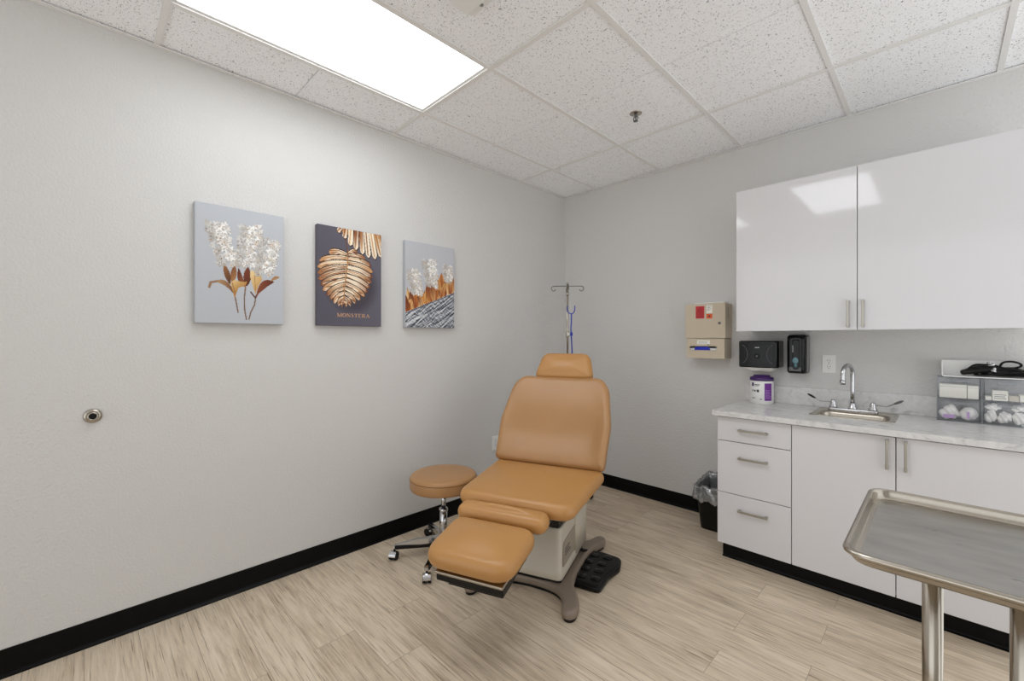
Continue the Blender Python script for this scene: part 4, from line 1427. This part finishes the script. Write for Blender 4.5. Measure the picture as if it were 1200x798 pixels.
# lifting mechanism between pedestal and seat
m = MB()
m.box(-0.158, 0.158, -0.012, 0.42, 0.336, 0.458, 0.006, 2)
m.box(-0.185, 0.185, -0.12, 0.36, 0.446, 0.474, 0.006, 2)
m.box(0.120, 0.150, -0.17, 0.05, 0.405, 0.458, 0.006, 2); m.box(-0.150, -0.120, -0.17, 0.05, 0.405, 0.458, 0.006, 2)
m.cyl((-0.2, -0.12, 0.456), (0.2, -0.12, 0.456), 0.012)
m.box(-0.24, 0.24, -0.22, 0.27, 0.468, 0.486, 0.004, 1)
m.build('seat_frame', 'black_plastic', t)
# seat cushion
so = densify(rpoly([(-0.305, -0.275), (0.305, -0.275), (0.338, 0.285), (-0.338, 0.285)], [0.085, 0.085, 0.03, 0.03], 7), 0.02)
m = MB(); m.pillow(so, edge_prof(0.482, 0.563, 0.040, 6), 0.022, 7, zf=lambda x, y: 0.018 * max(0, (y + 0.275)) / 0.56 - 0.004 * max(0, -y - 0.15) * 4)
m.build('seat', 'leather', t)
# backrest (built flat: x across, y along its length, z towards the sitter)
RA = math.radians(61)
def back_T(y, z, a): return Matrix.Translation((0, y, z)) @ Matrix.Rotation(a, 4, 'X')
bo = densify(rpoly([(-0.338, 0.0), (0.338, 0.0), (0.352, 0.26), (0.318, 0.50), (0.262, 0.578), (-0.262, 0.578), (-0.318, 0.50), (-0.352, 0.26)], [0.03, 0.03, 0.3, 0.16, 0.13, 0.13, 0.16, 0.3], 8), 0.02)
m = MB(); m.T = back_T(0.272, 0.572, RA)
m.pillow(bo, edge_prof(-0.075, 0.020, 0.040, 6), 0.004, 8, zf=lambda x, y: 0.046 * abs(x / 0.35) ** 3 - 0.022 * math.exp(-((y - 0.20) / 0.12) ** 2) * (1 if abs(x) < .3 else 0))
m.build('backrest', 'leather_worn', t)
m = MB(); m.T = back_T(0.272, 0.572, RA)
m.box(-0.24, 0.24, 0.02, 0.50, -0.095, -0.076, 0.006, 2)
m.build('back_frame', 'black_plastic', t)
for s in (-1, 1):
    m = MB()
    m.tube([(s * 0.20, 0.22, 0.476), (s * 0.20, 0.34, 0.48), (s * 0.20, 0.44, 0.62)], 0.016, 10)
    m.build('hinge_arm', 'black_plastic', t)
# headrest
ho = densify(rpoly([(-0.205, -0.010), (0.205, -0.010), (0.160, 0.178), (-0.160, 0.178)], [0.045, 0.045, 0.065, 0.065], 7), 0.015)
m = MB(); m.T = back_T(0.560, 1.076, math.radians(63))
m.pillow(ho, edge_prof(-0.070, 0.012, 0.036, 6), 0.012, 6)
m.build('headrest', 'leather', t)
m = MB(); m.T = back_T(0.560, 1.076, math.radians(63))
m.box(-0.03, 0.03, -0.12, 0.08, -0.085, -0.072, 0.003, 1)
m.build('headrest_bracket', 'steel', t)
# knee roll
m = MB()
ko = densify(rpoly([(-0.240, -0.056), (0.213, -0.056), (0.213, 0.056), (-0.240, 0.056)], 0.052, 8), 0.012)
m.T = Matrix.Translation((0.0, -0.333, 0.497)) @ Matrix.Rotation(math.radians(6), 4, 'X')
m.pillow(ko, edge_prof(-0.040, 0.040, 0.036, 6), 0.016, 5)
m.build('knee_pad', 'leather', t)
# footrest
FT = Matrix.Translation((-0.012, -0.540, 0.434)) @ Matrix.Rotation(math.radians(8), 4, 'X')
fo = densify(rpoly([(-0.198, -0.160), (0.198, -0.160), (0.205, 0.146), (-0.205, 0.146)], [0.095, 0.095, 0.07, 0.07], 8), 0.014)
m = MB(); m.T = FT; m.pillow(fo, edge_prof(-0.03, 0.058, 0.042, 6), 0.022, 6); m.build('footrest', 'leather', t)
m = MB(); m.T = FT; m.box(-0.140, 0.165, -0.150, 0.14, -0.040, -0.0295, 0.002, 1); m.build('footrest_rail', 'steel', t)
m = MB(); m.T = FT; m.box(-0.138, 0.163, -0.146, 0.10, -0.072, -0.0405, 0.004, 1); m.box(-0.085, 0.160, -0.142, -0.02, -0.082, -0.066, 0.004, 1); m.box(-0.06, 0.06, -0.10, 0.40, -0.080, -0.05, 0.004, 1); m.build('footrest_step', 'black_plastic', t)

# foot pedal
t = thing('foot_pedal', 'black foot control pedal with raised buttons beside the exam chair', 'foot pedal', (-1.372, 2.060, 0), CA)
po = rpoly([(-0.105, -0.190), (0.055, -0.205), (0.075, -0.06), (0.115, 0.05), (0.105, 0.165), (-0.01, 0.195), (-0.105, 0.19), (-0.118, 0.03)], [.03, .03, .2, .1, .05, .08, .04, .2], 6)
m = MB(); m.prism(po, 0.0, 0.030, 0.010, 3); m.build('base', 'black_plastic', t)
m = MB(); m.prism(inset(po, 0.016), 0.0295, 0.034, 0.002, 2); m.build('top_mat', 'rubber', t)
for i in range(4):
    for j in range(2):
        m = MB()
        x = -0.060 + j * 0.075 + (0.03 if i == 3 else 0) * .5
        y = -0.125 + i * 0.082
        m.pillow(rrect(x - 0.026, x + 0.026, y - 0.023, y + 0.023, 0.016, 4), edge_prof(0.033, 0.040, 0.003, 2), 0.004, 3)
        m.build('button', 'black_gloss', t)
m = MB(); m.tube(spline([(-0.06, 0.17, 0.02), (-0.075, 0.19, 0.022), (-0.12, 0.05, 0.10), (-0.135, 0.16, 0.20), (-0.145, 0.20, 0.215)], 6), 0.009, 10)
m.build('cord', 'rubber', t)

# ------------------------------------------------------------------ stool
STX, STY = -2.156, 1.562
t = thing('stool', 'round tan rolling stool with chrome legs by the left wall', 'stool', (STX, STY, 0))
m = MB()
m.lathe([(0.186, 0.4160), (0.198, 0.4200), (0.203, 0.4320), (0.203, 0.4820), (0.199, 0.4940), (0.188, 0.5020), (0.15, 0.5055), (0.08, 0.5065), (0.01, 0.5070)], 56)
seat_o = m.build('seat', 'leather_worn', t)
m = MB(); 
for k in range(1): m.lathe([(0.2035, 0.4795), (0.2045, 0.4815), (0.2035, 0.4835)], 56, cap0=False, cap1=False)
m.build('piping', 'brown', seat_o)
m = MB(); m.lathe([(0.15, 0.412), (0.15, 0.4160)], 40); m.box(-0.07, 0.07, -0.05, 0.05, 0.380, 0.413, 0.005, 2); m.build('seat_plate', 'black_plastic', t)
m = MB(); m.cyl((0, 0, 0.11), (0, 0, 0.285), 0.0245, 0.0225, 24); m.lathe([(0.0255, 0.272), (0.027, 0.276), (0.027, 0.288), (0.021, 0.292)], 24); m.build('outer_column', 'chrome', t)
m = MB(); m.cyl((0, 0, 0.28), (0, 0, 0.385), 0.014, n=20); m.build('gas_lift', 'chrome', t)
m = MB(); m.tube(spline([(0.02, 0.02, 0.372), (0.10, 0.09, 0.368), (0.17, 0.15, 0.372), (0.195, 0.17, 0.375)], 5), 0.0045, 8); m.build('lever', 'black_plastic', t)
m = MB(); m.lathe([(0.034, 0.072), (0.040, 0.078), (0.038, 0.110), (0.028, 0.122), (0.0255, 0.13)], 28); m.build('hub', 'chrome', t)
for k in range(5):
    a = math.radians(-126 + 72 * k)
    Rm = Matrix.Rotation(a, 4, 'Z')
    m = MB(); m.T = Rm
    m.loft([[(0.028, -0.019, 0.090), (0.028, 0.019, 0.090), (0.028, 0.016, 0.122), (0.028, -0.016, 0.122)],
            [(0.16, -0.015, 0.080), (0.16, 0.015, 0.080), (0.16, 0.012, 0.111), (0.16, -0.012, 0.111)],
            [(0.285, -0.012, 0.066), (0.285, 0.012, 0.066), (0.285, 0.010, 0.086), (0.285, -0.010, 0.086)],
            [(0.302, -0.010, 0.064), (0.302, 0.010, 0.064), (0.302, 0.008, 0.080), (0.302, -0.008, 0.080)]], smooth=False)
    lg = m.build('leg', 'chrome', t)
    m = MB(); m.T = Rm
    m.box(0.04, 0.29, -0.0158, 0.0158, 0.060, 0.086, 0.004, 1)
    m.build('leg_insert', 'black_plastic', lg)
    m = MB(); m.T = Rm @ Matrix.Translation((0.292, 0, 0)) @ Matrix.Rotation(random.Random(k).uniform(0.2, 1.4), 4, 'Z')
    m.cyl((0, 0, 0.04), (0, 0, 0.068), 0.006)
    for s in (-1, 1):
        m.cyl((0.010, s * 0.007, 0.0245), (0.010, s * 0.023, 0.0245), 0.024, n=20)
    m.mi = 1
    pts = [(0.010 + 0.0275 * math.cos(u), 0.0245 + 0.0275 * math.sin(u)) for u in np.linspace(0.0, PI * 0.95, 12)]
    pts2 = [(0.010 + 0.0248 * math.cos(u), 0.0245 + 0.0248 * math.sin(u)) for u in np.linspace(PI * 0.95, 0.0, 12)]
    m.loft([[(x, y, z) for x, z in pts + pts2] for y in (-0.021, 0.021)], smooth=False)
    m.build('caster', ['rubber', 'chrome'], lg)

# ------------------------------------------------------------------ instrument (Mayo) stand
MX, MY, MZ = 0.055, 1.405, 0.882
t = thing('instrument_stand', 'stainless steel instrument tray stand standing in front of the base cabinets', 'instrument stand', (MX, MY, 0))
hw_, hl = 0.205, 0.275
def tr_(i, z, r=0.052): return [(x, y, z) for x, y in rrect(-hw_ + i, hw_ - i, -hl + i, hl - i, max(0.012, r - i * 0.6), 8)]
m = MB()
m.loft([tr_(0.003, MZ - 0.012), tr_(-0.0005, MZ - 0.0095), tr_(-0.0015, MZ - 0.006), tr_(0.000, MZ - 0.002), tr_(0.0035, MZ), tr_(0.008, MZ - 0.0005), tr_(0.0105, MZ - 0.004), tr_(0.0115, MZ - 0.010), tr_(0.0135, MZ - 0.019), tr_(0.0165, MZ - 0.0238), tr_(0.021, MZ - 0.0258), tr_(0.026, MZ - 0.0262)], cap0=False, cap1=False)
m.loft([tr_(0.003, MZ - 0.012), tr_(0.0095, MZ - 0.014), tr_(0.0115, MZ - 0.021), tr_(0.016, MZ - 0.0275), tr_(0.03, MZ - 0.029)], cap0=False, cap1=True)
rim = m.build('tray_rim', 'steel', t)
m = MB()
m.loft([tr_(0.0245, MZ - 0.0261), tr_(0.030, MZ - 0.0266)], cap0=False, cap1=True, smooth=True)
m.build('tray_bottom', 'tray', t)
m = MB()
m.tube([(x, y, MZ - 0.0345) for x, y in rrect(-0.150, 0.150, -0.215, 0.215, 0.02)] + [(rrect(-0.150, 0.150, -0.215, 0.215, 0.02)[0] + (MZ - 0.0345,))], 0.0052, 8)
m.box(-0.150, 0.150, -0.022, 0.022, MZ - 0.043, MZ - 0.030)
m.build('support_frame', 'steel', t)
for s in (-1, 1):
    m = MB(); m.cyl((s * 0.068, 0, 0.085), (s * 0.068, 0, MZ - 0.034), 0.0182, n=28)
    m.lathe([(0.024, 0.08), (0.024, 0.11), (0.019, 0.118)], 24, (s * 0.068, 0, 0))
    m.build('post', 'steel', t)
m = MB()
m.box(-0.10, 0.10, -0.03, 0.03, 0.060, 0.086, 0.006, 2)
for s in (-1, 1):
    m.tube(spline([(s * 0.09, 0, 0.072), (s * 0.13, -0.03, 0.072), (s * 0.17, -0.12, 0.070), (s * 0.18, -0.25, 0.068)], 5), 0.013, 10)
    m.tube(spline([(s * 0.09, 0, 0.072), (s * 0.13, 0.03, 0.072), (s * 0.17, 0.12, 0.070), (s * 0.18, 0.25, 0.068)], 5), 0.013, 10)
m.build('base_frame', 'steel', t)
for sx in (-1, 1):
    for sy in (-1, 1):
        m = MB(); m.cyl((sx * 0.18 - 0.011, sy * 0.245, 0.0255), (sx * 0.18 + 0.011, sy * 0.245, 0.0255), 0.025)
        m.cyl((sx * 0.18, sy * 0.245, 0.03), (sx * 0.18, sy * 0.245, 0.066), 0.007)
        m.build('caster', 'rubber', t)

# ------------------------------------------------------------------ world, camera, colour management
w = bpy.data.worlds.new('World')
SC.world = w
w.use_nodes = True
nt = w.node_tree          # added ambient fill through the unbuilt sides, stronger from below for the ceiling
tcw = nt.nodes.new('ShaderNodeTexCoord')
sxw = nt.nodes.new('ShaderNodeSeparateXYZ')
nt.links.new(tcw.outputs['Generated'], sxw.inputs[0])
mrw = nt.nodes.new('ShaderNodeMapRange')
mrw.inputs['From Min'].default_value = -0.6
mrw.inputs['From Max'].default_value = 0.6
mrw.inputs['To Min'].default_value = 1.55
mrw.inputs['To Max'].default_value = 0.92
nt.links.new(sxw.outputs['Z'], mrw.inputs[0])
nt.nodes['Background'].inputs[0].default_value = (0.965, 0.982, 1.0, 1)
nt.links.new(mrw.outputs[0], nt.nodes['Background'].inputs[1])

cam = bpy.data.cameras.new('camera')
co = bpy.data.objects.new('camera', cam)
COL.objects.link(co)
co.location = (0, 0, CAM_H)
co.rotation_euler = (PI / 2, 0, math.radians(45))
cam.sensor_fit = 'HORIZONTAL'
cam.sensor_width = 36
cam.lens = 36 * 502.0 / 1200
cam.shift_y = -(399 - 397.3) / 1200
cam.clip_start = 0.02
SC.camera = co
SC.cycles.use_denoising = True
SC.cycles.max_bounces = 12
SC.cycles.diffuse_bounces = 8
SC.cycles.transparent_max_bounces = 16
SC.view_settings.view_transform = 'Standard'
SC.view_settings.look = 'None'
SC.view_settings.gamma = 1.0
SC.view_settings.use_curve_mapping = False
SC.view_settings.exposure = 0.22
